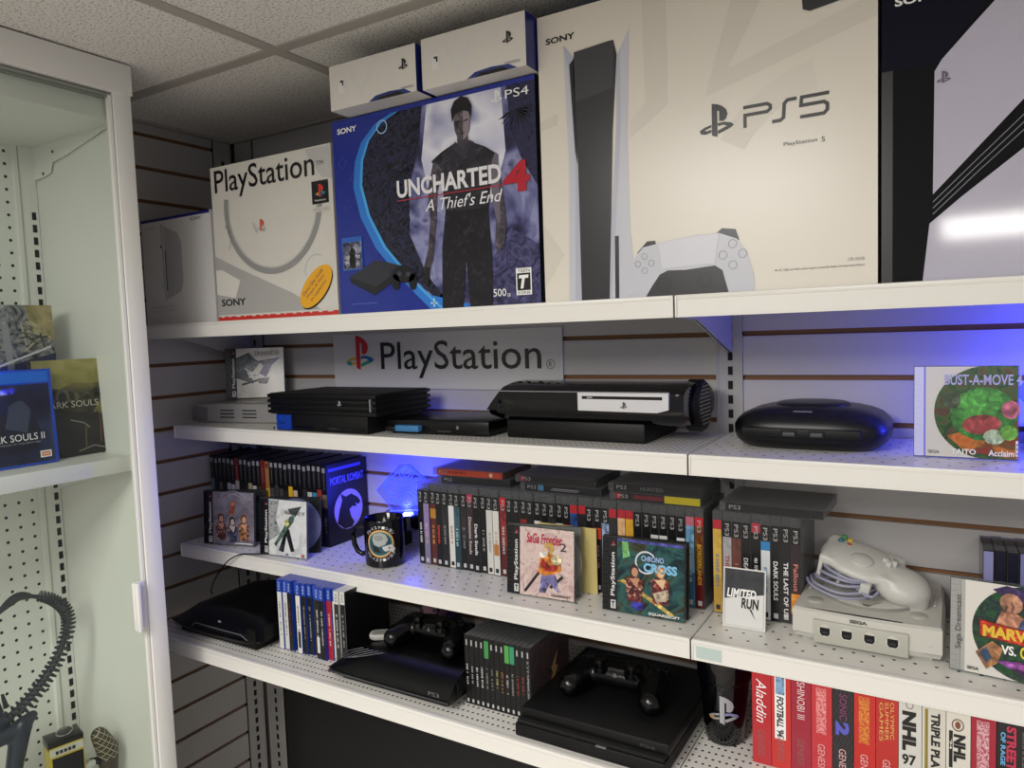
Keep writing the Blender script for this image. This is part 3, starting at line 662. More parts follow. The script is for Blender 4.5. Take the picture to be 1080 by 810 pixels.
t = thing('game_console', 'large glossy black console with silver disc panel and round side grille on the second shelf', 'game console', (.880, -.195, Z2+.0006), (0, 0, .0))
b = MB(); b.box(.038, .300, .010, .175, 0, .033, BLKM, .004); b.build('foot', t)
prof = [(.012, .034), (.002, .046), (0, .056), (.003, .082), (.020, .0905), (.060, .0965), (.100, .0975), (.140, .0925), (.170, .080), (.184, .060), (.180, .040), (.150, .030), (.080, .026), (.030, .029)]
secs = []
for x, kx in ((-.002, .0), (.028, 1), (.060, 1), (.330, 1), (.356, 1), (.3665, .95)):
    if kx == 0:
        secs.append([(-.004, .020+y*.8, .042+(z-.045)*.42) for y, z in prof])
    elif kx < 1: secs.append([(x, .092+(y-.092)*kx, .062+(z-.062)*kx) for y, z in prof])
    else: secs.append([(x, y, z) for y, z in prof])
bd = MB(); bd.loft(secs, GLOSS); bo = bd.build('body', t)
b = MB(); b.poly([(.002, .050), (.030, .0835), (.190, .083), (.172, .050)], BLKM, 2, .002)
b.rect(.0, .36, .0, .0, BLK) if 0 else None
b.build('front_flap', t)
SIL = mat('#d6d6d8', .28, .15, name='silver_panel')
b = MB(); b.prism([(.188, .0540), (.326, .0530), (.345, .058), (.345, .084), (.188, .084)], -.0035, .004, SIL, 'y'); b.rect(.196, .335, .0735, .0785, HOLE, 1, -.0035); b.rect(.205, .215, .0745, .0775, ink('#8a8a8e'), 2, -.0035)
b.logo(.270, .0640, .011, ink('#2a2a2e'), ink('#2a2a2e'), ink('#2a2a2e'), ink('#2a2a2e'), ink('#2a2a2e'), 2, -.0035); b.build('disc_panel', t)
b = MB(); b.stroke([(.030, .0845), (.345, .0850)], .0012, mat('#b9b9bd', .2, .8), 2, .001); b.build('trim_line', t)
b = MB(); b.lathe([(.044, .350), (.044, .3700), (.040, .3745), (.0005, .3750)], BLKM, (0, .095, .056), 40, 'x')
for k in range(11):
    z = .026+k*.0062; hw = math.sqrt(max(0, .038**2-(z-.057)**2))
    b.box(.3745, .3762, .095-hw, .095+hw*.75, z, z+.0026, GLOSS)
b.build('side_grille', t)
b = MB(); 
for x in (.085, .115): b.arc(x, .100, .008, .005, 200, 340, GLOSS, 1, .05)
b.build('top_mark', t)

t = thing('game_console', 'black oval topped console with two controller ports on the right second shelf', 'game console', (1.309, -.176, Z2+.0006), (0, 0, -.01))
b = MB(); GB = mat('#07070a', .36, spec=.4, name='charcoal_plastic')
b.slabs([(0, .180, .135), (.004, .196, .150), (.012, .214, .163), (.022, .2205, .168), (.033, .2205, .168), (.041, .212, .162), (.049, .196, .152), (.055, .170, .138), (.0595, .135, .115), (.062, .08, .08), (.0625, .03, .03)], GB, .110, .086, e=4.2, n=64)
b.build('body', t)
b = MB(); b.box(.022, .188, -.0015, .010, .018, .0335, BLKM, .003); 
for x in (.080, .118): b.box(x, x+.022, -.0030, .002, .020, .031, HOLE, .001); b.box(x+.003, x+.019, -.0036, -.002, .0225, .0285, mat('#3a3a3e', .5))
for x in (.080, .118):
    for i in range(5): b.box(x+.0045+i*.003, x+.0055+i*.003, -.0039, -.0036, .0255, .0265, ink('#9a9a9a'))
b.build('port_panel', t)
b = MB(); b.prism([(.045+.0, .0), (.16, .0), (.155, .002), (.05, .002)], .0, .002, BLK, 'z') if 0 else None
b.lathe([(.054, .054), (.054, .0622), (.050, .0645), (.030, .0660), (.001, .0665)], GB, (.110, .092, 0), 44); b.build('disc_lid', t)
b = MB(); b.M = Matrix.Translation((.094, .020, .0520)) @ Matrix.Rotation(-.9, 4, 'X'); b.text('GENESIS', 0, .026, 0, .0035, ink('#c9c9cc'), 3, -.003); b.build('emblem', t)

# bubble game case on right
def art_bust(b, W, H):
    W = .104
    b.rect(0, W, .0015, H-.0015, ink('#cfccc2'), 1)
    n = 28; pts = [(.072+.062*math.cos(a), .062+.0615*math.sin(a)) for a in [PI/2+PI*i/n for i in range(n+1)]]
    b.poly([(W, .1235)]+pts+[(W, .0008)], art(['#123018', '#1f4a24', '#3a5a28', '#5a3a2a', '#16321c'], 40, .25, 4, 2), 2)
    b.poly([(.045, .010), (W, .0015), (W, .055), (.07, .04), (.04, .035), (.025, .03)], art(['#a84a1e', '#c8752c', '#6a4a20', '#8a2c20'], 40, .25, 3), 3)
    # plain green bubble shapes
    blobs(b, [(.066, .060, .038, .036, '#2f7a2a', 0), (.058, .072, .030, .020, '#49a03a', .3), (.064, .046, .022, .013, '#9c3a38', .1), (.078, .030, .012, .010, '#b9cda6', 0), (.030, .078, .011, .012, '#3a4a32', 0), (.096, .066, .010, .012, '#b05a6a', 0), (.094, .036, .010, .010, '#6cae3c', .4)], 4)
    b.text('BUST-A-MOVE 4', .022, .108, .098, .112, ink('#a9a8d2'), 9, bold=.02)
    b.text('TAITO', .030, .058, .006, .013, Wt, 9, bold=.02); b.text('Acclaim', .072, .100, .005, .013, Wt, 9, bold=.02); b.text('SEGA', .003, .016, .006, .010, K, 9)
    b.rect(.1015, W, .006, .026, Wt, 10); b.text('E', .1022, .1038, .008, .022, K, 11)
jewel_case('jewel case with green bubble art beside the oval topped console, lit blue', 1.5605, -.168, Z2+.0006, 0.02, art_bust, .05, strip='#6d6df0', stxt='#222244', hinge='#c9c9ee', strip_text='', w_=.120, wide=.0145)

# ------------------------------------------------------------------ acrylic lamp
def lamp(label, loc, rot=0, power=1.3):
    t = thing('acrylic_lamp', label, 'lamp', loc, (0, 0, rot))
    b = MB(); b.lathe([(.050, 0), (.052, .003), (.052, .030), (.049, .033), (.030, .0335), (.001, .0335)], GLOSS, n=40); b.build('base', t)
    LED = mat((.02, .03, 1.0), .4, emit=3.5, name='blue_led')
    b = MB(); b.box(-.038, .038, -.0045, .0045, .0330, .0350, LED); b.build('led_strip', t)
    AC = bpy.data.materials.get('blue_edge_lit_acrylic')
    if not AC:
        AC = clear('blue_edge_lit_acrylic', (.75, .8, 1), a=.08)
    eng = mat((.02, .04, 1.0), .4, emit=1.6, name='lit_engraving')
    b = MB(); q = [(-.030, .034), (.030, .034), (.066, .082), (.012, .138), (-.012, .138), (-.066, .082)]
    b.prism(q, -.0022, .0022, AC, 'y'); b.build('plate', t)
    b = MB()
    for i in range(6): b.stroke([q[i], q[(i+1) % 6]], .0014, eng, 2, -.0022)
    for cx, cz, r_ in ((-.030, .088, .018), (.028, .088, .018), (.0, .056, .015), (.002, .118, .014)):
        b.arc(cx, cz, r_, .0022, 0, 360, eng, 2, -.0022); b.arc(cx, cz, r_*.55, .0018, 0, 360, eng, 2, -.0022)
    b.stroke([(-.036, .108), (0, .130), (.036, .108), (.050, .085), (.036, .060), (0, .044), (-.036, .060), (-.050, .085), (-.036, .108)], .0024, eng, 2, -.0022); b.arc(0, .085, .008, .002, 0, 360, eng, 2, -.0022)
    b.build('engraving', t)
    for yy in (-.012, .012):
        l = bpy.data.lights.new('led', 'POINT'); l.energy = power*.5; l.color = (.04, .05, 1); l.shadow_soft_size = .012
        o = bpy.data.objects.new('led', l); COL.objects.link(o); o.parent = t; o.location = (0, yy, .045)
    l = bpy.data.lights.new('led', 'POINT'); l.energy = power*.5; l.color = (.04, .05, 1); l.shadow_soft_size = .03
    o = bpy.data.objects.new('led', l); COL.objects.link(o); o.parent = t; o.location = (0, -.006, .12)
    return t
b = MB(); b.box(-.022, .022, 0, .06, 0, .048, BLKM, .002); tag(b.build('riser_block', None, (.538, -.085, Z3+.0004)), 'small black block under the blue lit lamp behind the mug', 'stand')
lamp('round black lamp with blue lit clear plate, behind the mug', (.574, -.056, Z3+.0490), .50, 1.0)
lamp('blue lit lamp behind the green bubble case at the right edge', (1.745, -.055, Z2+.0006), .2, 1.3)

# ------------------------------------------------------------------ game case rows
def upright_case(name, label, group, x, y, z, w_, d_, h_, shell, paint, clear_top=0, cat='game case', rot=0, side=None, cm='#0b0b0d', tilt=0):
    t = thing(name, label, cat, (x, y, z), (tilt, 0, rot), group); sh = .0007
    b = MB(); b.box(0, w_, 0, d_, 0, h_, shell); b.build('case_shell', t)
    b = MB(); b.box(sh, w_-sh, -.0003, d_-.004, .0015, h_-clear_top-.001, mat(cm, .4)); b.M = Matrix.Translation((0, -.0003, 0)); paint(b, w_, h_-clear_top)
    if side:
        b.M = Matrix.Translation((w_+.0004-sh, 0, 0)) @ Matrix.Rotation(PI/2, 4, 'Z'); side(b, d_, h_)
    b.build('cover_wrap', t); return t
ORD = ['first', 'second', 'third', 'fourth', 'fifth', 'sixth', 'seventh', 'eighth', 'ninth', 'tenth', 'eleventh', 'twelfth', 'thirteenth', 'fourteenth', 'fifteenth', 'sixteenth', 'seventeenth', 'eighteenth', 'nineteenth', 'twentieth']
def nth(i): return ORD[i] if i < 20 else ('twenty-'+ORD[i-20] if i < 29 else ('thirtieth' if i == 29 else ('thirty-'+ORD[i-30] if i < 39 else 'fortieth')))
SH2 = mat('#0a0a0c', .35, name='black_case_plastic')
# dark cases, upper-left
ps2 = [('#101012', '#5b7383', 'grey blue'), ('#17171a', None, ''), ('#0f0f12', '#5a5b5c', 'grey'), ('#101012', None, ''), ('#141416', '#b9bcc0', 'pale grey'), ('#101012', '#c9ccd2', 'white'), ('#6c1f24', '#b7b2b0', 'white and red'), ('#0f0f12', None, ''),
       ('#141416', '#2c2622', 'dark brown'), ('#101012', '#b3ab8c', 'beige'), ('#101012', '#cfccc0', 'cream'), ('#141416', '#3a3a34', 'dark green'), ('#6e2420', '#5b1b1b', 'dark red'), ('#9a6b3a', '#c8a04a', 'ochre'), ('#0f0f12', '#4a4744', 'grey patterned'), ('#101012', '#3c3a39', 'charcoal patterned'),
       ('#101012', '#46423c', 'brown grey'), ('#101012', '#2d2a2a', 'dark'), ('#141416', '#e0b42a', 'yellow'), ('#101012', '#d6b89a', 'peach'), ('#101012', None, ''), ('#0f0f12', '#303033', 'dark grey'), ('#141416', '#c9c9c6', 'white'), ('#101012', '#3d8fb0', 'light blue'), ('#1a1316', '#9a3c2e', 'orange red'), ('#131322', '#6f6a58', 'tan')]
def mk_side(b, d_, h_):
    b.rect(.002, d_-.004, .002, h_-.002, art(['#1c1a3a', '#241f4c', '#15142c'], 12, .3), 1); b.rect(.006, d_-.02, h_-.016, h_-.009, ink('#4d50a8'), 2)
    b.text('MORTAL KOMBAT', .010, d_-.012, h_-.048, h_-.030, ink('#6a6ec8'), 3, bold=.02)
    cx, cz = d_/2, h_*.40; b.ell(cx, cz, .050, .050, ink('#2a1714'), 2); b.ell(cx, cz, .046, .046, ink('#a89abf'), 3)
    # horned serpent-head emblem inside the ring
    b.poly([(cx-.038, cz-.026), (cx-.030, cz+.002), (cx-.020, cz+.024), (cx-.024, cz+.040), (cx-.008, cz+.030), (cx+.010, cz+.034), (cx+.030, cz+.022), (cx+.040, cz+.010), (cx+.032, cz+.004), (cx+.022, cz+.010), (cx+.026, cz+.000), (cx+.012, cz+.004), (cx+.002, cz-.002), (cx+.006, cz-.018), (cx+.016, cz-.034), (cx+.008, cz-.044), (cx-.016, cz-.043)], ink('#17141f'), 4)
x = .014
for i, (base, blk, nm) in enumerate(ps2):
    def pnt(b, w_, h_, base=base, blk=blk, i=i):
        b.rect(.0006, w_-.0006, .002, h_-.002, ink(base), 1)
        b.rect(.0030, w_-.0030, h_-.017, h_-.006, ink('#8e9196' if i not in (6, 12, 13) else '#6c1f24'), 2)
        b.text('PlayStation 2', .0055, w_-.0055, h_-.054, h_-.021, ink('#85888c'), 2, rot=-90)
        if blk: b.rect(.0006, w_-.0006, h_-.096, h_-.066+.008*(i % 3 == 0), art([blk, blk, '#222222'], 90, .35) if 'pattern' in nm else ink(blk), 2)
        bars(b, .004, w_-.004, .03, h_-.115, ink('#77736c' if i % 2 else '#9a4030'), 2)
    lab = ('black case with %s patch, %s from left in dark row' % (nm, nth(i))) if nm else ('plain black case, %s from left in dark row' % nth(i))
    if i == len(ps2)-1: lab = 'dark violet case with horned dragon emblem on its side, right end of dark row'
    upright_case('game_case', lab, 'dark cases at the left of the third shelf', x, -.135, Z3+.0006, .0148, .130, .188-.0025*(i % 4 == 1), SH2, pnt, side=mk_side if i == len(ps2)-1 else None); x += .01535
# clear-topped cases, middle row.  (base, mid colour, text, text colour, tab colour)
A = None
ps3 = [('#0c0c0e', A, '', '#dddddd', A), ('#7f7795', '#8c7aa8', '', '#d7a7b0', A), ('#5a2424', '#b07a30', '', '#d6a04a', A), ('#0d0d0f', A, '', '#c84a3a', A), ('#1a1a1c', '#2a2a2d', '', '#8a8a8a', A), ('#d9d7d0', '#d9d7d0', '', '#a0722c', A),
       ('#1e3e48', '#3a5a60', '', '#a8d0dc', A), ('#121214', '#2b2a2c', '', '#888888', A), ('#1c1518', '#3a2c30', 'Demons Souls', '#c9b7b0', '#a0304a'), ('#0c0c0e', A, 'Dark Souls', '#e0e0e0', A), ('#0c0c0e', A, '', '#9a9a9a', A), ('#d2d0c8', '#c8c6c0', '', '#8a8f8c', A),
       ('#cfd0c8', '#d0cfc6', '', '#b8763a', A), ('#5b1a20', '#8a2a2e', '', '#c8c2b8', '#b81c2c'), ('#0c0c0e', A, '', '#888888', A), ('#0d0d0f', '#0d0d0f', '', '#9a9a9a', A), ('#0c0c0e', '#8a1f24', '', '#cccccc', A), ('#0d0d0f', A, '', '#888888', A),
       ('#0c0c0e', '#ddd6d0', '', '#8a2a2a', A), ('#0c0c0e', A, '', '#777777', A), ('#0c0c0e', '#3a3a3c', '', '#999999', A), ('#0c0c0e', '#c9c8c4', '', '#444444', A), ('#1a0d0e', '#8a2028', '', '#dddddd', A), ('#14203a', '#2a55a8', '', '#cccccc', '#a8202c'),
       ('#151518', '#222226', '', '#aaaaaa', '#a8202c'), ('#0c0c0e', A, '', '#d8d8d8', A), ('#140f14', '#b8402e', '', '#b87f96', A), ('#223a6e', '#9fb0cc', '', '#c0cce0', A), ('#1c1c1e', '#2a2a2c', '', '#9aa09a', '#a8202c'),
       ('#cf9a6a', '#e0b98e', '', '#6a4a30', '#a8202c'), ('#c8962a', '#dca934', '', '#7a4a20', '#a8202c'), ('#0c0c0e', A, '', '#999999', A), ('#0c0c0e', A, '', '#dddddd', A), ('#0c0c0e', '#cfcfcf', '', '#888888', A), ('#0c0c0e', '#d8d8d6', '', '#888888', A), ('#0c0c0e', A, '', '#888888', A),
       ('#0c0c0e', '#d9dde2', '', '#888888', A), ('#3a6a8a', '#7fb0d0', '', '#dddddd', '#b06070'), ('#5a1014', '#6a4a1a', 'BORDERLANDS', '#d8a83a', '#b8101c'),
       ('#b8923a', '#cfa84a', '', '#4a7a9a', '#a8202c'), ('#8f8c90', '#a5a2a6', 'THE EVIL WITHIN', '#a02a2a', A), ('#4a2a26', '#6a3c34', '', '#b88a80', A), ('#0d0d0f', A, 'DEAD SPACE', '#d0d0d0', A), ('#0c0c0e', A, '', '#dddddd', '#a03040'),
       ('#d0d4d6', '#d0d4d6', '', '#2a6aa8', A), ('#0c0c0e', A, 'DARK SOULS', '#e6e6e6', A), ('#1c141c', '#1c141c', 'THE LAST OF US', '#e8e8e8', A), ('#2a1c22', '#2a1c22', 'Fallout', '#c07a6a', A)]
NM = {'#0c0c0e': 'black', '#0d0d0f': 'black', '#7f7795': 'lilac', '#5a2424': 'dark red and gold', '#1a1a1c': 'charcoal', '#d9d7d0': 'white', '#1e3e48': 'teal', '#121214': 'black', '#1c1518': 'dark', '#d2d0c8': 'white', '#cfd0c8': 'white', '#5b1a20': 'red', '#1a0d0e': 'dark red', '#14203a': 'blue',
      '#151518': 'charcoal', '#140f14': 'dark', '#223a6e': 'blue', '#1c1c1e': 'charcoal', '#cf9a6a': 'peach', '#c8962a': 'amber', '#3a6a8a': 'pale blue', '#5a1014': 'bright red and gold', '#b8923a': 'yellow', '#8f8c90': 'silver', '#4a2a26': 'brown', '#d0d4d6': 'white and blue', '#1c141c': 'dark plum', '#2a1c22': 'dark plum'}
MIDN = {'#ddd6d0': 'a white square', '#8a1f24': 'a red patch', '#c9c8c4': 'a white patch', '#8a2028': 'a red patch', '#2a55a8': 'a blue patch', '#b8402e': 'a small red square', '#cfcfcf': 'a pale patch', '#d8d8d6': 'a white patch', '#d9dde2': 'a white patch', '#b07a30': 'gold glow'}
for i, (base, mid, txt, tcx, tab) in enumerate(ps3):
    def pnt(b, w_, h_, base=base, mid=mid, txt=txt, tcx=tcx, tab=tab, i=i):
        zt = h_-.001
        b.rect(.0006, w_-.0006, .0015, zt, ink(base), 1)
        b.rect(.0006, w_-.0006, zt-.026, zt, ink('#0b0b0d' if i != 38 else '#5a1014'), 2)
        if tab: b.rect(.0006, w_-.0006, zt-.014, zt+.001, ink(tab), 3)
        if not tab or i in (8, 13, 38, 43): b.text('PS3', .0042, w_-.0042, zt-.024, zt-.004, ink('#a9a9a9'), 4, rot=-90)
        top = zt-.026 if not tab else zt-.014
        if mid and (tab or mid not in MIDN): b.rect(.0006, w_-.0006, .06, top, art([base, mid, mid], 40, .35) if i not in (5, 11, 12, 44) else ink(mid), 3)
        elif mid: b.rect(.0006, w_-.0006, top-.030, top-.010, ink(mid), 3)
        if i == 44: b.rect(.0006, w_-.0006, top-.014, top, ink('#2a7ab8'), 4)
        if i == 47: b.rect(.0006, w_-.0006, .018, .05, art(['#d8cfa0', '#e09030', '#c84a20'], 60, .35), 4)
        if i == 12: b.rect(.002, w_-.002, .04, .062, ink('#b8763a'), 4)
        if txt: b.text(txt, .0040, w_-.0040, top-.030-.0062*len(txt), top-.030, ink(tcx), 5, rot=-90, bold=.02)
        else: bars(b, .0045, w_-.0045, .045, top-.04, ink(tcx), 5)
        b.rect(.004, w_-.004, .006, .014, ink('#bdbdbd' if lin(base)[0] < .3 else '#222222'), 4)
    n_ = NM[base]; md = MIDN.get(mid)
    row = 'left clear topped row' if i < 39 else 'right clear topped row'
    idx = nth(i) if i < 39 else nth(i-39)
    lab = '%s case%s%s, %s from left in %s' % (n_, ' with '+md if md else '', ' under red tab' if tab and not md else '', idx, row)
    xx = .668+i*.01515 if i < 39 else 1.2742+(i-39)*.01500
    yy = -.134-.004*math.sin(i*2.3)*.4
    upright_case('game_case', lab, 'clear topped cases on the third shelf', xx, yy-.0015, Z3+.0006, .0147, .130, .1685, FROST, pnt, .0145, side=(lambda b, d_, h_: b.rect(.002, d_-.006, .002, h_-.017, art(['#2a2a2c', '#3c3c3e', '#4a4a4a'], 30, .3), 1)) if i == 47 else None)
# cases lying flat on top of the row
def flat_case(label, x, y, z, L, base, txt, tcx, rot=0, extra=None, shell=FROST, D=.126, group='cases lying flat on the clear topped row'):
    t = thing('game_case', label, 'game case', (x, y, z), (0, 0, rot), group)
    b = MB(); b.box(0, L, 0, D, 0, .0142, shell); b.build('case_shell', t)
    b = MB(); b.box(.010 if shell is FROST else .001, L-.001, -.0003, D-.002, .0008, .0134, mat(base, .4)); b.M = Matrix.Translation((0, -.0003, 0))
    if extra: extra(b)
    if txt: b.text(txt, .06, .06+.0068*len(txt), .004, .0105, ink(tcx), 3, bold=.02)
    b.text('PS3', .016, .034, .004, .0105, ink('#8e8e8e'), 3); b.build('cover_wrap', t); return t
ZT = Z3+.0006+.1685+.0006
def ex_or(b): b.rect(.012, .160, .0012, .0130, ink('#a83a22'), 1); b.text('The Orange Box', .020, .080, .004, .0105, ink('#3a1410'), 3); b.ell(.138, .007, .004, .004, ink('#c9b0a0'), 3)
flat_case('dark case with small grey lettering lying under the orange one on the long row', .712, -.122, ZT, .165, '#17171b', '', '#9a9a9a', .05)
flat_case('orange red spined case lying topmost at the left end of the long row', .700, -.122, ZT+.0150, .165, '#8a2f1e', '', '#3a1410', .03, ex_or)
flat_case('black case with a small blue mark lying flat behind the pink fantasy case', .905, -.120, ZT, .166, '#101014', '', '#8a8a8a', .0, lambda b: (b.rect(.038, .050, .002, .0125, ink('#3c6a8a'), 2), bars(b, .06, .13, .004, .009, ink('#77777a'))))
flat_case('black flat case with red tab at left end, atop the blue marked one', .893, -.119, ZT+.0150, .166, '#131318', '', '#8a8a8a', .0, lambda b: b.rect(.010, .022, .002, .0125, ink('#7a2434'), 2))
flat_case('flat lying case with yellow sticker and dark red patch under another case', 1.090, -.126, ZT, .162, '#121214', '', '#8a8a8a', 0, lambda b: (b.rect(.100, .161, .0012, .0135, ink('#a89a18'), 2), b.rect(.045, .098, .004, .0110, ink('#5a1a24'), 2), b.rect(.010, .022, .002, .0125, ink('#7a2024'), 2)))
flat_case('black case with dim grey capitals lying on top of the yellow stickered one', 1.087, -.124, ZT+.0150, .165, '#0d0d10', 'HUNTED', '#5a5a5e', 0)
flat_case('black case with white lettering lying on the short row of the right bay', 1.284, -.132, ZT, .158, '#0c0c0e', '', '#b8b8b8', -.02)

# ------------------------------------------------------------------ front-facing jewel cases, third shelf
def art_ff8(b, W, H):
    b.rect(0, W, .0015, H-.0015, art(['#5c5866', '#77727f', '#8c8893'], 25, .3, 4, 2), 1)
    for r_ in (.040, .032): b.arc(W/2, .085, r_, .0015, 20, 160, ink('#9d98a8'), 2)
    b.poly([(W*.40, .072), (W*.46, .092), (W*.44, .100), (W*.56, .103), (W*.55, .088), (W*.50, .070)], pa('#a04a38'), 3); b.ell(W*.5, .096, .006, .006, pa('#c07a50'), 4)
    figure(b, W*.20, .012, 1.15, '#4a2a22', '#6a3038', '#b98a78'); figure(b, W*.76, .012, 1.15, '#6a3424', '#a8704a', '#c99a7e'); figure(b, W*.48, .008, 1.1, '#15151c', '#4a5578', '#c9b0a8', 6)
    b.rect(W*.55, W*.97, .005, .007, Wt, 9)
jewel_case('jewel case with violet grey group art standing at far left of the third shelf', .110, -.236, Z3+.0012, .22, art_ff8, .07, .30, '#3c4a40', w_=.142, trayc='#101012')
def art_ff7(b, W, H):
    b.rect(0, W, .0015, H-.0015, art(['#c9ccca', '#dcdedd', '#b9bdbc'], 30, .3, 3), 1)
    b.poly([(0, .12), (.03, .122), (.02, .08), (.034, .05), (.0, .03)], art(['#6a706e', '#a9adac', '#454a4a'], 80, .3, 4), 2)
    b.poly([(.055, .104), (.092, .112), (.075, .088), (.06, .094)], pa('#4a4f52'), 3); b.text('FINAL FANTASY VII', .045, W-.006, .092, .100, ink('#2a2a2e'), 4)
    b.poly([(.020, .020), (.016, .026), (.060, .088), (.075, .094), (.070, .078)], pa('#4f6a60'), 5); b.poly([(.028, .012), (.034, .012), (.052, .050), (.045, .055)], pa('#22252a'), 4)
    b.poly([(.034, .010), (.042, .010), (.050, .045), (.062, .012), (.072, .014), (.058, .060), (.044, .062)], pa('#1d2024'), 4); b.ell(.052, .074, .007, .008, pa('#b8b878'), 6)
    b.rect(.048, .056, .004, .007, K, 5); b.rect(W-.014, W-.006, .003, .009, ink('#b05a48'), 5)
jewel_case('jewel case with white cover and slanting green blade standing beside the mug', .300, -.235, Z3+.0012, .10, art_ff7, .07, .36, '#6a6f8e', w_=.134)
def art_saga(b, W, H):
    b.rect(0, W, .0015, H-.0015, art(['#b89a98', '#c9b0ac', '#d4c0b8', '#a88a8c'], 45, .3, 4, 1.5), 1)
    b.text('SaGa Frontier', .014, W-.022, .095, .113, ink('#b01c3c'), 6, shear=.2, bold=.02); b.text('2', W-.026, W-.014, .086, .100, K, 6)
    b.stroke([(.010, .008), (.050, .060)], .005, ink('#2a2024'), 3); b.stroke([(.060, .020), (.084, .042)], .005, ink('#2a2024'), 3)
    b.poly([(.038, .010), (.044, .045), (.056, .055), (.072, .040), (.076, .012), (.060, .028), (.050, .010)], pa('#7a74a8'), 4)
    b.poly([(.036, .045), (.042, .075), (.058, .082), (.078, .072), (.082, .052), (.066, .044), (.048, .040)], pa('#c9782c'), 5); b.poly([(.040, .060), (.046, .070), (.060, .058), (.078, .068), (.072, .050), (.050, .048)], pa('#9a2a24'), 6)
    b.ell(.048, .078, .009, .006, pa('#e0d6c8'), 7, a0=.4); b.ell(.072, .070, .010, .009, pa('#d6c8a0'), 7); b.ell(.058, .090, .009, .010, pa('#d0a850'), 7); b.ell(.056, .087, .005, .006, pa('#d8b49c'), 8)
    b.text('SQUARESOFT', .062, W-.006, .005, .010, K, 7, bold=.02)
jewel_case('jewel case with pink cover and red script title standing in front of the long row', .920, -.207, Z3+.0012, .04, art_saga, .07, .20, '#8d8a86', w_=.134, trayc='#6a6a66')
b = MB(); b.box(0, .115, 0, .002, 0, .118, mat('#c9b878', .4, name='yellow_booklet')); tag(b.build('booklet', None, (.956, -.146, Z3+.0006), (0, 0, .0)), 'pale yellow booklet standing behind the pink cover case', 'booklet')
def art_chrono(b, W, H):
    b.rect(0, W, .0015, H-.0015, art(['#0c1c20', '#16363a', '#2a5a58', '#3a3a20', '#101820'], 22, .25, 5, 2), 1)
    b.poly([(0, H-.006), (W, H-.006), (W, H-.0015), (0, H-.0015)], pa('#4a4a9a'), 2); b.poly([(.008, .123), (.018, .123), (.022, .095), (.010, .09)], pa('#7ab870'), 2)
    b.arc(.050, .088, .016, .0028, 40, 320, ink('#c9c9d4'), 4); b.text('CHRONO', .042, .080, .090, .099, ink('#9ab0d8'), 5, bold=.03); b.text('CROSS', .046, .102, .073, .088, ink('#7fb8dc'), 6, bold=.05)
    b.poly([(0, .052), (.012, .056), (.034, .038), (.090, .008), (.098, .010), (.060, .032), (.02, .05)], pa('#c8b060'), 3)
    figure(b, .030, .022, 1.15, '#3a2028', '#7a2224', '#b98a6a', 5); figure(b, .074, .024, 1.2, '#a8642c', '#8a2a24', '#d8b890', 5); b.poly([(.062, .04), (.088, .05), (.084, .03), (.068, .028)], pa('#c9b8a0'), 8)
    b.ell(.036, .016, .012, .007, pa('#2a2a8a'), 4); b.text('SQUARESOFT', .055, W-.006, .004, .009, Wt, 7, bold=.02)
jewel_case('jewel case with dark teal fantasy cover and blue title near the shelf joint', 1.106, -.206, Z3+.0012, .0, art_chrono, .07, .10, None, w_=.142)
# card
b = MB(); b.box(0, .064, 0, .0012, 0, .0915, mat('#d9d9d6', .3)); foil = mat('#505053', .25, .6, noise=.5, nscale=60, name='silver_foil')
b.poly([(.002, .043), (.062, .055), (.062, .0895), (.002, .0895)], foil, 1); b.text('LIMITED', .006, .050, .046, .060, Wt, 3, bold=.03, shear=.2); b.text('RUN', .028, .054, .031, .047, K, 3, bold=.03, shear=.1)
b.poly([(.040, .031), (.043, .031), (.049, .016)], K, 3); b.arc(.032, .046, .041, .0006, 45, 405, ink('#9a9a9a'), 2, n=4) if 0 else None
for seg in ([(.003, .003), (.061, .003)], [(.061, .003), (.061, .0885)], [(.003, .003), (.003, .0885)]): b.stroke(seg, .0004, ink('#8a8a8a'), 2)
tag(b.build('promo_card', None, (1.301, -.186, Z3+.0008), (-.14, 0, .03)), 'small white card with silver foil top leaning on the right bay row', 'card')

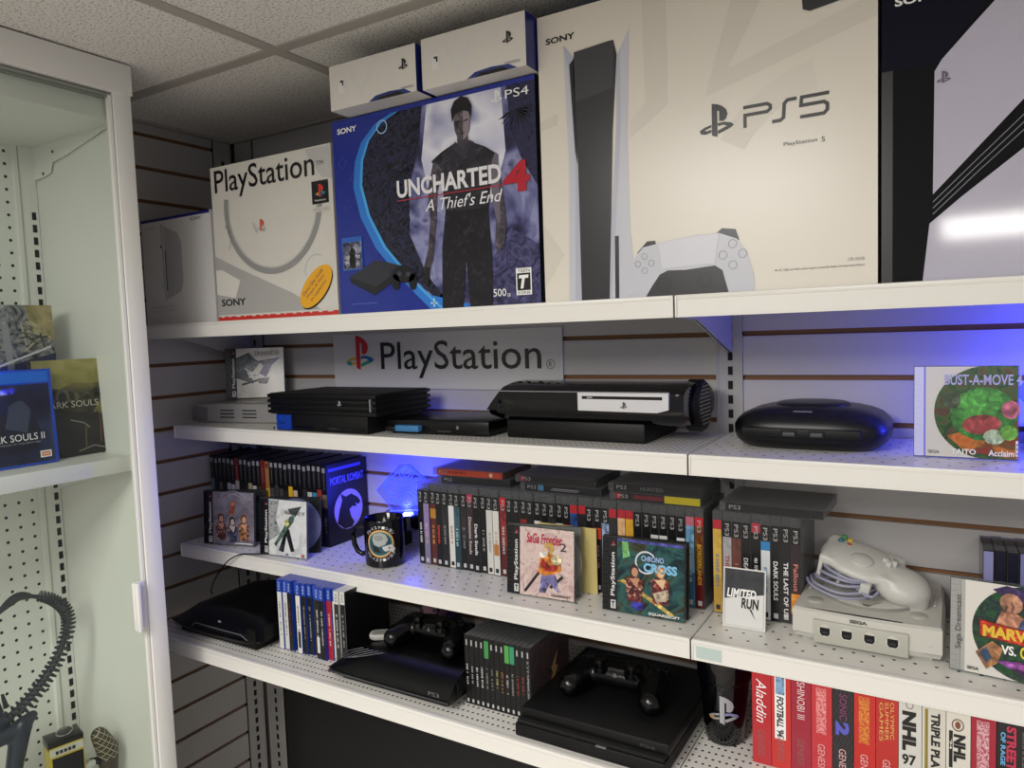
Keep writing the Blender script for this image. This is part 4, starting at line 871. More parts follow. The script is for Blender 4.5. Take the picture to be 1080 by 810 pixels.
# mug
t = thing('mug', 'black mug with round retro printed emblem on the third shelf', 'mug', (.6015, -.166, Z3+.0006), (0, 0, 0))
b = MB(); R_ = .041
b.lathe([(.036, 0), (.040, .003), (R_, .010), (R_, .094), (.0400, .097), (.0385, .095), (.038, .008), (.001, .006)], GLOSS, n=48, cap=False)
b.add([(.036*math.cos(2*PI*i/48), .036*math.sin(2*PI*i/48), 0) for i in range(48)], [list(range(48))], GLOSS)
b.build('cup_body', t)
b = MB(); hp = [(-.038, 0, .078), (-.050, 0, .080), (-.062, 0, .074), (-.068, 0, .058), (-.067, 0, .040), (-.060, 0, .024), (-.050, 0, .018), (-.038, 0, .022)]
b.M = Matrix.Rotation(.35, 4, 'Z'); b.tube(hp, .0055, GLOSS, 10); b.build('handle', t)
def wrap(mb, R, ang0):
    """bend flat art (x, z) onto an upright cylinder"""
    me = bmesh.new(); tmp = bpy.data.meshes.new('w'); tmp.from_pydata(mb.v, [], mb.f); me.from_mesh(tmp); bpy.data.meshes.remove(tmp)
    for f, i in zip(me.faces, mb.m): f.material_index = i
    bmesh.ops.triangulate(me, faces=me.faces[:])
    for _ in range(3):
        es = [e for e in me.edges if abs(e.verts[0].co.x-e.verts[1].co.x) > .006]
        if not es: break
        bmesh.ops.subdivide_edges(me, edges=es, cuts=1); bmesh.ops.triangulate(me, faces=[f for f in me.faces if len(f.verts) > 3])
    me.verts.ensure_lookup_table(); me.verts.index_update()
    out = MB(); out.mats = mb.mats
    for v in me.verts:
        a = v.co.x/R+ang0; rr = R-v.co.y; out.v.append((rr*math.cos(a), rr*math.sin(a), v.co.z))
    for f in me.faces: out.f.append([v.index for v in f.verts]); out.m.append(f.material_index); out.sm.append(False)
    me.free(); return out
b = MB(); cz = .052
for k, (r_, c) in enumerate(((.0285, '#c98a4a'), (.0265, '#d8b878'), (.0245, '#3c7a78'), (.0220, '#1d4a58'))): b.ell(0, cz, r_, r_, ink(c), 1+k, n=40)
b.poly([(-.016, .060), (-.012, .072), (.002, .075), (.012, .070), (.016, .060), (.010, .050), (-.002, .046), (-.012, .050)], ink('#a9aca8'), 6); b.ell(-.002, .064, .009, .006, ink('#8d918e'), 7)
b.poly([(.004, .046), (.022, .050), (.030, .040), (.026, .032), (.018, .038), (.010, .036), (.006, .040)], ink('#c9cbc6'), 7); b.ell(.018, .043, .002, .002, ink('#a04a3c'), 8); b.poly([(-.016, .05), (-.004, .044), (.002, .034), (-.012, .036)], ink('#15161a'), 6)
s1, s2 = 'プレイステーション', 'プレイステーション'
for k, ch in enumerate(s1):
    for sg in (1, -1):
        a = math.radians(90-sg*0+(52-13*k)) if sg == 1 else math.radians(270-52+13*k)
        px_, pz_ = .0335*math.cos(a), cz+.0335*math.sin(a); old = b.M.copy()
        b.M = Matrix.Translation((px_, 0, pz_)) @ Matrix.Rotation(-(a-PI/2 if sg == 1 else a+PI/2), 4, 'Y'); b.text(ch, -.0028, .0028, -.003, .003, Wt, 5); b.M = old
wrap(b, R_, math.radians(-62)).build('printed_emblem', t)

# charging cable hanging from third shelf
pts = [(.330, -.225, Z3+.004), (.300, -.250, Z3+.0045), (.270, -.262, Z3+.003), (.240, -.270, Z3-.012), (.215, -.272, Z3-.035), (.190, -.272, Z3-.062), (.172, -.270, Z3-.09), (.165, -.262, 1.038)]
def smooth_pts(P, n=6):
    P = [Vector(p) for p in P]; o = []
    for i in range(len(P)-1):
        a, b_, c, d = P[max(i-1, 0)], P[i], P[i+1], P[min(i+2, len(P)-1)]
        for k in range(n):
            t_ = k/n; o.append(.5*((2*b_)+(c-a)*t_+(2*a-5*b_+4*c-d)*t_*t_+(3*b_-a-3*c+d)*t_**3))
    return o+[P[-1]]
b = MB(); b.tube(smooth_pts(pts), .0014, BLKM, 7); tag(b.build('cable'), 'thin black cable hanging from the third shelf at the left end', 'cable')

# ------------------------------------------------------------------ light grey console and controller
DC = mat('#c6c4bc', .42, name='light_grey_plastic'); DC2 = mat('#b4b3a8', .45, name='grey_plastic'); 
t = thing('game_console', 'light grey console with four controller ports on the right bay shelf', 'game console', (1.405, -.188, Z3+.0006), (0, 0, -.02))
W_, D_ = .192, .180
def dcsec(z, ins, front, back): return [(ins, front, z), (W_*.25, front-.004, z), (W_*.5, front-.0055, z), (W_*.75, front-.004, z), (W_-ins, front, z), (W_-ins+.001, D_*.5, z), (W_-ins-.004, back, z), (W_*.5, back+.002, z), (ins+.004, back, z), (ins-.001, D_*.5, z)]
b = MB(); b.loft([dcsec(.006, .003, .004, D_), dcsec(.014, .0, 0, D_), dcsec(.046, .0, .002, D_), dcsec(.049, .002, .006, D_-.002)], DC, smooth=False)
top = [(x_, y_, .049+.006*min(1, max(0, (y_-.006)/.10))) for (x_, y_, z_) in dcsec(.0, .004, .010, D_-.004)]
b.loft([dcsec(.049, .002, .006, D_-.002), top], DC, smooth=False); b.build('body', t)
b = MB(); b.box(.012, W_-.012, .010, D_-.012, 0, .007, DC2); b.build('base', t)
b = MB(); b.box(.030, .152, -.0075, .010, .004, .0370, DC2, .001); b.build('port_panel', t)
for k in range(4):
    cx = .046+k*.0290; b = MB()
    b.lathe([(.0092, -.0070), (.0092, -.0084), (.0075, -.0088)], DC, (cx, 0, .023), 24, 'y')
    b.prism([(cx-.0066, .0280), (cx+.0066, .0280), (cx+.0066, .020), (cx+.0042, .0165), (cx-.0042, .0165), (cx-.0066, .020)], -.0095, -.0070, HOLE, 'y')
    b.box(cx-.004, cx+.004, -.0100, -.0090, .020, .0225, mat('#2c2c2c', .5)); b.build('controller_port', t)
b = MB(); b.text('SEGA', .078, .101, .0395, .0445, ink('#55544f'), 3, -.0036, bold=.06); b.text('Compatible with Windows CE', .158, .180, .0225, .0240, ink('#6a6963'), 3, .0); b.rect(.0, .029, .0125, .0130, ink('#8c8b84'), 2, -.001); b.rect(.153, .190, .0125, .0130, ink('#8c8b84'), 2, -.001); b.build('front_print', t)
def ontop(b, x, y, z=.0555): b.M = Matrix.Translation((x, y, z)) @ Matrix.Rotation(-PI/2, 4, 'X')
b = MB(); b.lathe([(.0700, .0490), (.0700, .0555), (.0690, .0560), (.001, .0566)], DC, (W_/2, .098, 0), 56); b.lathe([(.0715, .0490), (.0715, .0553)], mat('#8b8a83', .5), (W_/2, .098, 0), 56, cap=False); b.build('disc_lid', t)
b = MB(); b.M = Matrix.Translation((W_/2, .040, .0572)) @ Matrix.Rotation(-PI/2+.03, 4, 'X'); b.poly([(-.018, .010), (.018, .010), (0, -.016)], DC2, 2); b.poly([(-.007, -.010), (.007, -.010), (0, -.017)], ink('#5a5954'), 4); b.arc(0, -.0122, .0012, .001, 0, 360, ink('#c08050'), 5, n=10); b.build('emblem', t)
for cx in (.026, W_-.030):
    b = MB(); b.lathe([(.0115, .0440), (.0115, .0518), (.0105, .0524), (.001, .0524)], DC2, (cx, .036, 0), 28); b.build('button', t)
b = MB()
for x_ in (.012, W_-.012):
    for k in range(5): b = MB(); b.ball((x_, .075+.012*k, .0550), .0016, mat('#dededa', .3), seg=8); b.build('vent_dot', t)
# controller: rests on the console lid, ribs up, long axis left-back to right
ct = thing('game_controller', 'light grey controller with coloured buttons resting on the light grey console', 'game controller', (1.506, -.105, Z3+.0830), (.24, .24, -.12))
S2 = mat('#c3c2bd', .38, name='controller_grey')
blob('body', [('b', (-.074, .034, -.032, .040, .010, .025)), ('e', (-.020, .002, .016), (.060, .046, .016)), ('e', (.040, -.006, .006), (.040, .036, .024)), ('c', (.036, -.012, .006), (.062, -.014, -.006), .024, .018),
             ('c', (-.070, .030, .016), (-.066, -.020, .018), .009, .009)], S2, ct, .0026, 10)
b = MB(); b.lathe([(.013, .020), (.0165, .026), (.0160, .0320), (.009, .0350), (.001, .0355)], S2, (-.018, -.014, 0), 28); b.build('thumb_stick', ct)
b = MB(); b.box(.006, .026, .003, .010, .024, .0345, S2, .001); b.box(.0125, .0195, -.004, .017, .024, .0345, S2, .001); b.build('direction_pad', ct)
for (x_, y_, c) in ((-.058, .022, '#3a6a78'), (-.046, .030, '#c9a82a'), (-.044, .016, '#b84a2a'), (-.056, .034, '#4a8a4a')):
    b = MB(); b.lathe([(.0042, .018), (.0042, .0285), (.003, .0305), (.0005, .0310)], mat(c, .35), (x_, y_, 0), 18); b.build('button', ct)
b = MB(); b.box(-.072, -.066, -.034, -.026, -.016, .016, S2, .0012); b.build('slot_frame', ct)
b = MB(); b.box(-.042, -.037, -.036, -.028, -.016, .014, S2, .001); b.build('slot_frame', ct)
b = MB(); b.box(-.008, .006, -.046, -.034, -.006, .012, S2, .002); b.build('trigger', ct)
# coiled cord
b = MB(); P = []
for k in range(5):
    for i in range(12):
        a = 2*PI*i/12+PI; P.append((1.462+(.047-.002*k)*math.cos(a)+.004*k, -.118+(.030+.003*math.sin(k*2))*math.sin(a), Z3+.0625+.006*k+.010*(math.cos(a) < -.2)*abs(math.cos(a))+.004*math.sin(a+k)))
P += [(1.50, -.15, Z3+.068), (1.515, -.142, Z3+.072)]
b.tube(smooth_pts(P, 3), .0023, mat('#8f90a6', .45, name='lilac_grey_cord'), 8); cord = b.build('cord', ct)
bpy.context.view_layer.update(); cord.matrix_parent_inverse = ct.matrix_world.inverted()

def art_mvc(b, W, H):
    W = .116
    b.rect(0, W, .0015, H-.0015, ink('#d6d3cc'), 1); n = 28; pts = [(.070+.062*math.cos(a), .062+.0615*math.sin(a)) for a in [PI/2+PI*i/n for i in range(n+1)]]
    b.poly([(W, .1235)]+pts+[(W, .0008)], art(['#16301e', '#24502e', '#1a2a30', '#3a4a2a'], 35, .25, 4, 2), 2)
    b.poly([(.030, .115), (.045, .122), (.066, .118), (.078, .10), (.085, .07), (.07, .085), (.06, .10), (.045, .105)], pa('#3a2a5a'), 4); b.ell(.050, .100, .012, .013, pa('#b9846a'), 5, a0=.4)
    b.poly([(.034, .072), (.040, .090), (.056, .088), (.070, .078), (.066, .060), (.048, .058)], pa('#b07a60'), 5); b.poly([(.052, .058), (.062, .082), (.078, .085), (.088, .066), (.08, .05)], pa('#3a4a70'), 6)
    b.poly([(.012, .030), (.030, .048), (.042, .040), (.036, .020), (.024, .010)], pa('#a8744c'), 5); b.poly([(.016, .03), (.024, .04), (.03, .026), (.024, .018)], pa('#3f5a78'), 6)
    b.poly([(.016, .052), (.016, .074), (.088, .066), (.090, .046)], pa('#7a1c14'), 8); b.poly([(.0175, .054), (.0175, .0725), (.0865, .0645), (.0885, .0475)], pa('#c9321e'), 9)
    old = b.M.copy(); b.M = b.M @ Matrix.Translation((0, 0, 0)); b.text('MARVEL', .020, .084, .053, .068, ink('#e0b83a'), 11, bold=.05); b.M = old
    b.text('VS.', .040, .056, .034, .046, Wt, 11, bold=.03); b.text('CAPCOM', .060, .112, .032, .048, ink('#d8c83a'), 11, bold=.03)
    b.poly([(.034, .024), (.112, .034), (.112, .004), (.060, .012)], pa('#7a3a8a'), 9); b.poly([(.044, .023), (.112, .030), (.112, .022), (.056, .017)], pa('#a95ab0'), 10)
    b.text('SEGA', .003, .016, .006, .010, K, 9, bold=.03)
jewel_case('jewel case with fighter art and big yellow title at the right edge', 1.6045, -.198, Z3+.0012, -.10, art_mvc, .06, strip='#a9a9a4', stxt='#4a4a48', hinge='#9a9a98', strip_text='', w_=.137, wide=.0175)
for o in [o for o in bpy.data.objects if o.name.startswith('cover_insert')][-1:]:
    pass
b = MB(); b.text('Sega Dreamcast', 0, .0085, 0, .072, ink('#4a4a46'), 3, rot=90); mv = [o for o in bpy.data.objects if o.get('label', '').startswith('jewel case with fighter')][0]
o = b.build('strip_lettering', mv, (.0065, -.0008, .030))
# tinted cases standing far behind
for k, (c, nm) in enumerate((('#8f90c0', 'left'), ('#1b1b30', 'second'), ('#14142a', 'third'), ('#7f80b8', 'right'))):
    def pnt(b, w_, h_, c=c): b.rect(.001, w_-.001, .002, h_-.002, ink(c), 1); b.rect(.002, w_-.002, .012, .018, ink('#c9a0a8'), 2)
    upright_case('jewel_case', 'violet tinted case standing at the wall behind the fighter case, %s of four' % nm, 'violet tinted cases at the back', 1.645+k*.0145, -.085+.004*(k % 2), Z3+.0006, .0135, .078, .136, clear('violet_case', (.7, .7, .95), a=.2), pnt, cat='jewel case', rot=.03)

# ------------------------------------------------------------------ shelf 4
def slim_console(label, x, y, z, rot, w_=.290, d_=.235, h_=.062, kind=0):
    t = thing('game_console', label, 'game console', (x, y, z), (0, 0, rot))
    b = MB(); b.box(.022, w_-.020, .016, d_-.004, 0, .016, BLKM, .002); b.build('base', t)
    ns = 9; secs = []
    for i in range(ns):
        u = i/(ns-1); xx = u*w_
        if kind == 0: e = math.sin(PI*u)**.45; zt = .026+(h_-.026)*e; zb = .020-.006*e; f = .010*(1-e)
        else: e = min(1, math.sin(PI*min(.5, u*2.2))**.6 if u < .24 else 1); zt = .030+(h_-.030)*e; zb = .016; f = .006*(1-e)
        secs.append([(xx, f, zb), (xx, f-.002, zb+.006), (xx, f+.004, zb+(zt-zb)*.45), (xx, f+.026, zt-.006), (xx, f+.05, zt), (xx, d_-.03, zt+.001), (xx, d_-.005, zt-.006), (xx, d_, zb+.008), (xx, d_-.002, zb)])
    b = MB(); b.loft(secs, BLK); b.build('body', t)
    b = MB()
    if kind == 0:
        b.box(.090, .262, -.0010, .010, .022, .0250, GLOSS); b.tube([(.082, .001, .024), (.098, -.002, .036), (.245, -.002, .036), (.262, .0, .026)], .0008, mat('#8b8b90', .3, .6), 6)
        b.box(.10, .26, .001, .012, .030, .033, HOLE)
    else:
        b.box(.004, w_-.004, -.0035, .006, .0165, .0195, mat('#55555a', .25, .6)); b.box(.03, w_-.03, .010, .02, .009, .012, GLOSS)
    b.build('front_slot', t)
    b = MB()
    if kind == 1:
        for k in range(5): q = MB(); q.tube([(.018+.011*k, .004+.0*k, .040+.003*k), (.040+.012*k, .020, .055), (.062+.012*k, .034, h_+.0006)], .0006, mat('#3c3c42', .3), 5); q.build('streak', t)
        b.text('PS3', w_-.045, w_-.022, .024, .031, ink('#6a6a70'), 3, -.001)
    else: b.box(w_*.55, w_*.55+.008, .010, .012, .043, .047, mat('#77777c', .4))
    b.build('mark', t)
    b = MB(); b.box(w_-.003, w_+.0015, .02, d_-.02, .022, h_-.012, BLKM, .001)
    if kind == 0: b.box(w_-.03, w_-.005, .0, .004, .022, .05, BLKM, .001)
    b.build('side_panel', t)
    return t
slim_console('dark rounded console at the left end of the lowest shelf', .112, -.340, Z4+.0006, .0, .290, .240, .064, 0)
sl = slim_console('black console with curved streaks under a controller, middle of the lowest shelf', .605, -.347, Z4+.0006, .0, .283, .225, .058, 1)
# white-topped and blue-topped cases
ps4 = [('#d8d8d4', '#3a3a3a'), ('#cfcfcb', '#3a3a3a'), ('#15151a', '#7a3a3a'), ('#1a1a1c', '#b9b9b9'), ('#dadad6', '#303030'), ('#121214', '#8a8a8a'), ('#0f0f12', '#9a9a9a'), ('#2a2a2c', '#b08a5a'), ('#1c1c1e', '#dddddd'), ('#101012', '#cccccc'), ('#a81f2c', '#d8c8c0'), ('#d6d2c8', '#a03a2a'), ('#2c2c2c', '#d0d0d0'), ('#111113', '#a0a0a0')]
PN = ['white', 'pale grey', 'dark brown', 'black', 'white and black', 'black with grey letters', 'black with a pale title', 'dark with tan title', 'dark with white title', 'black with white patch', 'red', 'cream', 'charcoal with white top', 'black with white top']
SHB = mat('#1d3c9c', .25, name='blue_case_plastic'); SHW = mat('#c9c9c6', .3, name='clear_white_case')
for i, (c, tcx) in enumerate(ps4):
    wt = i >= 12
    def pnt(b, w_, h_, c=c, tcx=tcx, i=i, wt=wt):
        b.rect(.0004, w_-.0004, .001, h_-.001, ink(c), 1); b.rect(.0004, w_-.0004, h_-.026, h_-.001, ink('#2446a8' if not wt else '#d0d0cc'), 2)
        b.text('PS4' if not wt else 'PS5', .004, w_-.004, h_-.022, h_-.006, ink('#b9c6ea' if not wt else '#55555a'), 3, rot=-90)
        bars(b, .0045, w_-.0045, .03, h_-.045, ink(tcx), 3)
        if i in (4, 8): b.rect(.003, w_-.003, .012, .045, ink('#d8d8d4' if i == 8 else '#222222'), 2)
    upright_case('game_case', '%s spined case, %s from left in blue topped row' % (PN[i], nth(i)), 'blue topped cases on the lowest shelf', .4155+i*.0133, -.292+.003*((i*5) % 4)-.004*(i in (2, 9)), Z4+.0006, .0129, .125, .1465, SHB if not wt else SHW, pnt, side=(lambda b, d_, h_: b.rect(-.001, d_+.001, 0, h_, ink('#111113'), 4)) if i == 13 else None)
# jewel cases standing as spines
cd = [('#0c0c0e', '#b9b9b9', A), ('#0c0c0e', '#b0b0b0', A), ('#0d0d10', '#cccccc', A), ('#0c0c0e', '#c9c9c9', A), ('#0e0e10', '#8a8a8a', '#3f8a4a'), ('#0c0c0e', '#77777a', A), ('#101012', '#a8a86a', A), ('#0c0c0e', '#a8703a', A), ('#101012', '#b0b0b0', '#4f9a4a'), ('#0c0c0e', '#999999', '#3a8a6a'), ('#101012', '#a03a34', A), ('#101012', '#a83a34', A), ('#0a0a0c', '#8a8a8a', A)]
def cd_side(b, d_, h_):
    b.rect(.002, d_-.002, .002, h_-.002, art(['#1a0a0a', '#4a1412', '#7a201a', '#2a0c0c'], 18, .3, 4, 1.5), 1); b.poly([(.05, .02), (.075, .05), (.07, .06), (.095, .085), (.085, .06), (.095, .055), (.07, .03)], ink('#b08a5a'), 2)
for i, (c, tcx, tab) in enumerate(cd):
    def pnt(b, w_, h_, c=c, tcx=tcx, tab=tab, i=i):
        b.rect(.0004, w_-.0004, .001, h_-.001, ink(c), 1); b.rect(.003, w_-.003, .004, .010, ink('#b9b9b9'), 2)
        if tab: b.rect(.0004, w_-.0004, h_-.034, h_-.004, ink(tab), 2)
        else: b.rect(.0035, w_-.0035, h_-.018, h_-.008, ink('#aaaaaa'), 2)
        bars(b, .003, w_-.003, .035, h_-.05, ink(tcx), 2)
        if i == 12: b.text('SYMPHONY', .003, w_-.003, .02, .10, ink('#9a9a9e'), 4, rot=-90)
    lab = 'thin black jewel case%s, %s from left between the two lowest consoles' % (' with a green tab' if tab else '', nth(i))
    if i == 12: lab = 'jewel case with dark red cover facing right, end of the short row between the consoles'
    upright_case('jewel_case', lab, 'thin jewel cases between the consoles', .8895+i*.01005, -.302, Z4+.0006, .0096, .138, .122, clear('jewel_clear', (.55, .57, .6), a=.12), pnt, cat='jewel case', side=cd_side if i == 12 else None, )
# flat-topped console on the right with its controller
t = thing('game_console', 'flat black two layer console at the right end of the lowest left shelf', 'game console', (1.016, -.352, Z4+.0006), (0, 0, .0))
b = MB(); CH = mat('#0b0b0c', .5, spec=.3, name='charcoal_shell')
b.box(0, .246, 0, .255, 0, .021, CH, .003); b.build('lower_body', t)
b = MB(); b.box(.003, .243, .004, .250, .0195, .0260, HOLE); b.build('slot_gap', t)
b = MB(); b.box(.005, .249, .012, .262, .0250, .0440, CH, .004); b.text('PS4', .205, .228, .031, .0365, ink('#2c2c30'), 3, .012, bold=.03); b.build('upper_body', t)
b = MB(); b.box(.140, .156, -.0008, .003, .0195, .0215, mat('#8a8a8e', .3, .6)); b.build('eject_button', t)
def gamepad(label, loc, rot, sc=1.0):
    t = thing('game_controller', label, 'game controller', loc, rot); t.scale = (sc, sc, sc)
    m = mat('#040405', .22, spec=.4, name='black_pad_plastic')
    blob('body', [('c', (-.052, .018, .029), (.052, .018, .029), .0205, .0205), ('c', (-.048, .002, .028), (.048, .002, .028), .0165, .0165), ('e', (-.053, .014, .029), (.0275, .0275, .0205)), ('e', (.053, .014, .029), (.0275, .0275, .0205)), ('c', (-.057, .006, .027), (-.068, -.040, .022), .0235, .0190), ('c', (.057, .006, .027), (.068, -.040, .022), .0235, .0190), ('b', (-.034, .034, -.004, .034, .020, .0475))], m, t, .0024, 9)
    for sx in (-1, 1):
        b = MB(); b.lathe([(.0125, .038), (.0125, .0475), (.010, .0480)], m, (sx*.027, -.006, 0), 24); b.lathe([(.006, .048), (.006, .054), (.0105, .055), (.0105, .0600), (.008, .0605), (.001, .0590)], m, (sx*.027, -.006, 0), 24); b.build('thumb_stick', t)
    b = MB(); b.box(-.075, -.045, .030, .044, .024, .040, GLOSS, .004); b.build('trigger', t); b = MB(); b.box(.045, .075, .030, .044, .024, .040, GLOSS, .004); b.build('trigger', t)
    b = MB()
    b.box(-.062, -.046, .012, .017, .044, .0505, BLKM, .001); b.box(-.0565, -.0515, .0065, .0225, .044, .0505, BLKM, .001); b.build('direction_pad', t)
    for dx, dy in ((0, .010), (0, -.010), (.010, 0), (-.010, 0)):
        b = MB(); b.lathe([(.0046, .042), (.0046, .0505), (.0005, .0510)], BLKM, (.054+dx, .014+dy, 0), 16); b.build('button', t)
    b = MB(); b.logo(0, .012, .008, ink('#77777c'), ink('#77777c'), ink('#77777c'), ink('#77777c'), ink('#77777c'), 1); b.build('emblem', t).location = (0, -.012, .026)
    b = MB(); 
    for i in range(5): b.ball((-.010+.005*i, -.0005, .0445), .0012, HOLE, seg=6)
    b.build('speaker_dots', t)
    return t
gamepad('black controller lying on the flat two layer console', (1.143, -.232, Z4+.0430), (.06, 0, .02), 1.0)
gamepad('black controller lying on the console with curved streaks', (.775, -.240, Z4+.0565), (.08, 0, .02), .95)
b = MB(); b.slabs([(0, .026, .040), (.003, .030, .046), (.008, .031, .047), (.010, .027, .043)], mat('#b9b8b2', .4, name='pale_plastic'), 0, 0, e=4, n=28); b.slabs([(.0098, .020, .036), (.0104, .019, .035)], mat('#8e8d88', .4), 0, 0, e=4, n=28)
tag(b.build('memory_unit', None, (.668, -.262, Z4+.0595), (0, 0, -1.0)), 'small pale grey rounded plastic piece on the streaked console', 'memory card')
# dark boxed stuff behind the pad
b = MB(); b.box(0, .085, 0, .030, 0, .125, ink('#14122a')); b.rect(.004, .081, .004, .121, art(['#0c0b18', '#221c44', '#5a3a50', '#8a7a80', '#141230'], 40, .3, 4, 2), 1); b.ell(.020, .055, .012, .022, ink('#8a6a70'), 2); b.stroke([(.04, .02), (.06, .085)], .002, ink('#7a6a4a'), 2)
tag(b.build('carton_box', None, (.632, -.098, Z4+.0006), (0, 0, .1)), 'dark violet picture box in shadow behind the blue topped cases', 'box')
# tumbler
t = thing('tumbler', 'glossy black tall tumbler with silver emblem beside the row of red boxes', 'cup', (1.3075, -.205, Z4+.0006), (0, 0, 0))
b = MB(); b.lathe([(.0275, 0), (.0295, .004), (.0375, .096), (.0395, .098), (.0402, .101), (.0415, .140), (.0415, .145), (.040, .148), (.0385, .145), (.028, .010), (.001, .008)], GLOSS, n=48, cap=False); b.add([(.0275*math.cos(2*PI*i/40), .0275*math.sin(2*PI*i/40), 0) for i in range(40)], [list(range(40))], GLOSS); b.build('cup_body', t)
b = MB(); sg = mat('#a9aab0', .3, .5, name='silver_print'); b.logo(0, .060, .044, sg, sg, mat('#c9a070', .3, .4), mat('#8a8ab8', .3, .4), sg, 1)
for r_ in (.030, .036):
    for i in range(20): a = PI+PI*i/20; b.ell(r_*.6*math.cos(a), .034+r_*math.sin(a)*.8, .0009, .0009, ink('#5a5a60'), 1, n=6)
wrap(b, .0358, math.radians(-78)).build('printed_emblem', t)
# row of cartridge boxes
gen = [('#b3202a', 'Aladdin', '#f0e8e8', 'GENESIS', 'red box with white script title'), ('#c22a26', "FOOTBALL '94", '#202020', 'GENESIS', 'red box with a white sports panel'), ('#9c1e34', 'SHINOBI III', '#e0c8c8', 'GENESIS', 'crimson box with thin pale title'), ('#c03038', '', '#e8a0a0', 'GENESIS', 'bright red box with pink patterned title'),
       ('#1c1c20', 'SONIC 2', '#8a8ad0', 'GENESIS', 'black chequered box with blue number'), ('#c02824', '', '#d8963a', 'GENESIS', 'red box with orange drawn title'), ('#b82a24', 'OLYMPIC SUMMER GAMES', '#d8b060', 'GENESIS', 'red box with three stacked gold words'), ('#cfcdc6', 'NHL 97', '#1a1a1c', '', 'white box with bold black hockey title and small ring'),
       ('#cfcbc0', 'TRIPLE PLAY', '#1a1a1c', '', 'white box with gold strip and black title'), ('#d6d2c6', "NHL '94", '#1a1a1c', '', 'cream box with round brown badge and hockey title'), ('#a01c34', '', '#e0b8c0', '', 'crimson box with faint pink title'), ('#131316', 'STREETS OF RAGE', '#c03050', '', 'black box with pink title at the right edge')]
for i, (c, tx, tcx, ge, lab) in enumerate(gen):
    b = MB(); w_, d_, h_ = .0262, .12, .1490; b.box(0, w_, 0, d_, 0, h_, mat(c, .3, name='printed_card'))
    b.M = Matrix.Translation((0, 0, .134)) @ Matrix.Diagonal((1, 1, 1.22, 1)) @ Matrix.Translation((0, 0, -.134))
    if i == 0: b.text(tx, .006, .020, .075, .128, ink(tcx), 2, rot=-90, shear=.3)
    elif i == 1: b.rect(.0045, .0195, .060, .139, Wt, 1); b.text(tx, .007, .017, .063, .112, ink('#1a1a1c'), 2, rot=-90, bold=.04, shear=.2); b.rect(.006, .018, .114, .138, art(['#1c3a7a', '#8ab0d0', '#243044'], 90, .3), 2)
    elif i == 4:
        for k in range(9):
            for q in range(19):
                if (k+q) % 2: b.rect(.0012+k*.0027, .0012+k*.0027+.0027, .03+q*.0055, .0355+q*.0055, ink('#2c2c30'), 1)
        b.text('SONIC', .009, .018, .100, .130, ink('#8a3a6a'), 2, rot=-90); b.text('2', .004, .021, .082, .098, ink('#5a5ac0'), 3, rot=-90, bold=.06)
    elif i == 6:
        for k, wd in enumerate(('OLYMPIC', 'SUMMER', 'GAMES')): b.text(wd, .017-.0065*k, .0215-.0065*k, .090-.002*k, .132-.001*k, ink(tcx), 2, rot=-90)
    elif i == 7: b.arc(.0125, .133, .0035, .0008, 0, 360, ink('#7a5a40'), 2); b.text('NHL', .004, .020, .082, .126, K, 2, rot=-90, bold=.06); b.text('97', .004, .020, .066, .078, K, 2, bold=.03)
    elif i == 8: b.rect(.003, .0065, .05, .133, ink('#8a7a2a'), 1); b.text('TRIPLE PLAY', .010, .020, .062, .130, K, 2, rot=-90, bold=.04)
    elif i == 9: b.arc(.0125, .122, .0055, .0012, 0, 360, ink('#6a4a34'), 2); b.ell(.0125, .122, .003, .004, ink('#7a4a34'), 2); b.text('NHL', .008, .021, .082, .112, K, 2, rot=-90, bold=.06); b.rect(.003, .007, .075, .115, K, 2); b.text("'94", .0035, .0065, .095, .106, Wt, 3, rot=-90)
    elif i == 11: b.text('STREETS', .010, .020, .080, .132, ink(tcx), 2, rot=-90, bold=.04); b.text('OF RAGE', .004, .009, .090, .125, ink('#6ab0e0'), 2, rot=-90, bold=.03)
    elif tx: b.text(tx, .008, .018, .090, .134, ink(tcx), 2, rot=-90)
    else: b.rect(.006, .019, .078, .132, art([c, tcx, c, tcx], 110, .35, 3, 2), 2)
    if ge: b.text(ge, .008, .017, .034, .066, ink('#8f6060' if i < 3 else '#e0b0b0'), 2, rot=-90)
    b.stroke([(.001, .05), (w_-.001, .08)], .006, mat(c, .35, name='x', noise=.2), .5) if i in (1, 3, 5) else None
    tag(b.build('game_box', None, (1.3600+i*.0269, -.252, Z4+.0006)), lab+', bottom right row', 'game box', 'boxes in the bottom right row')

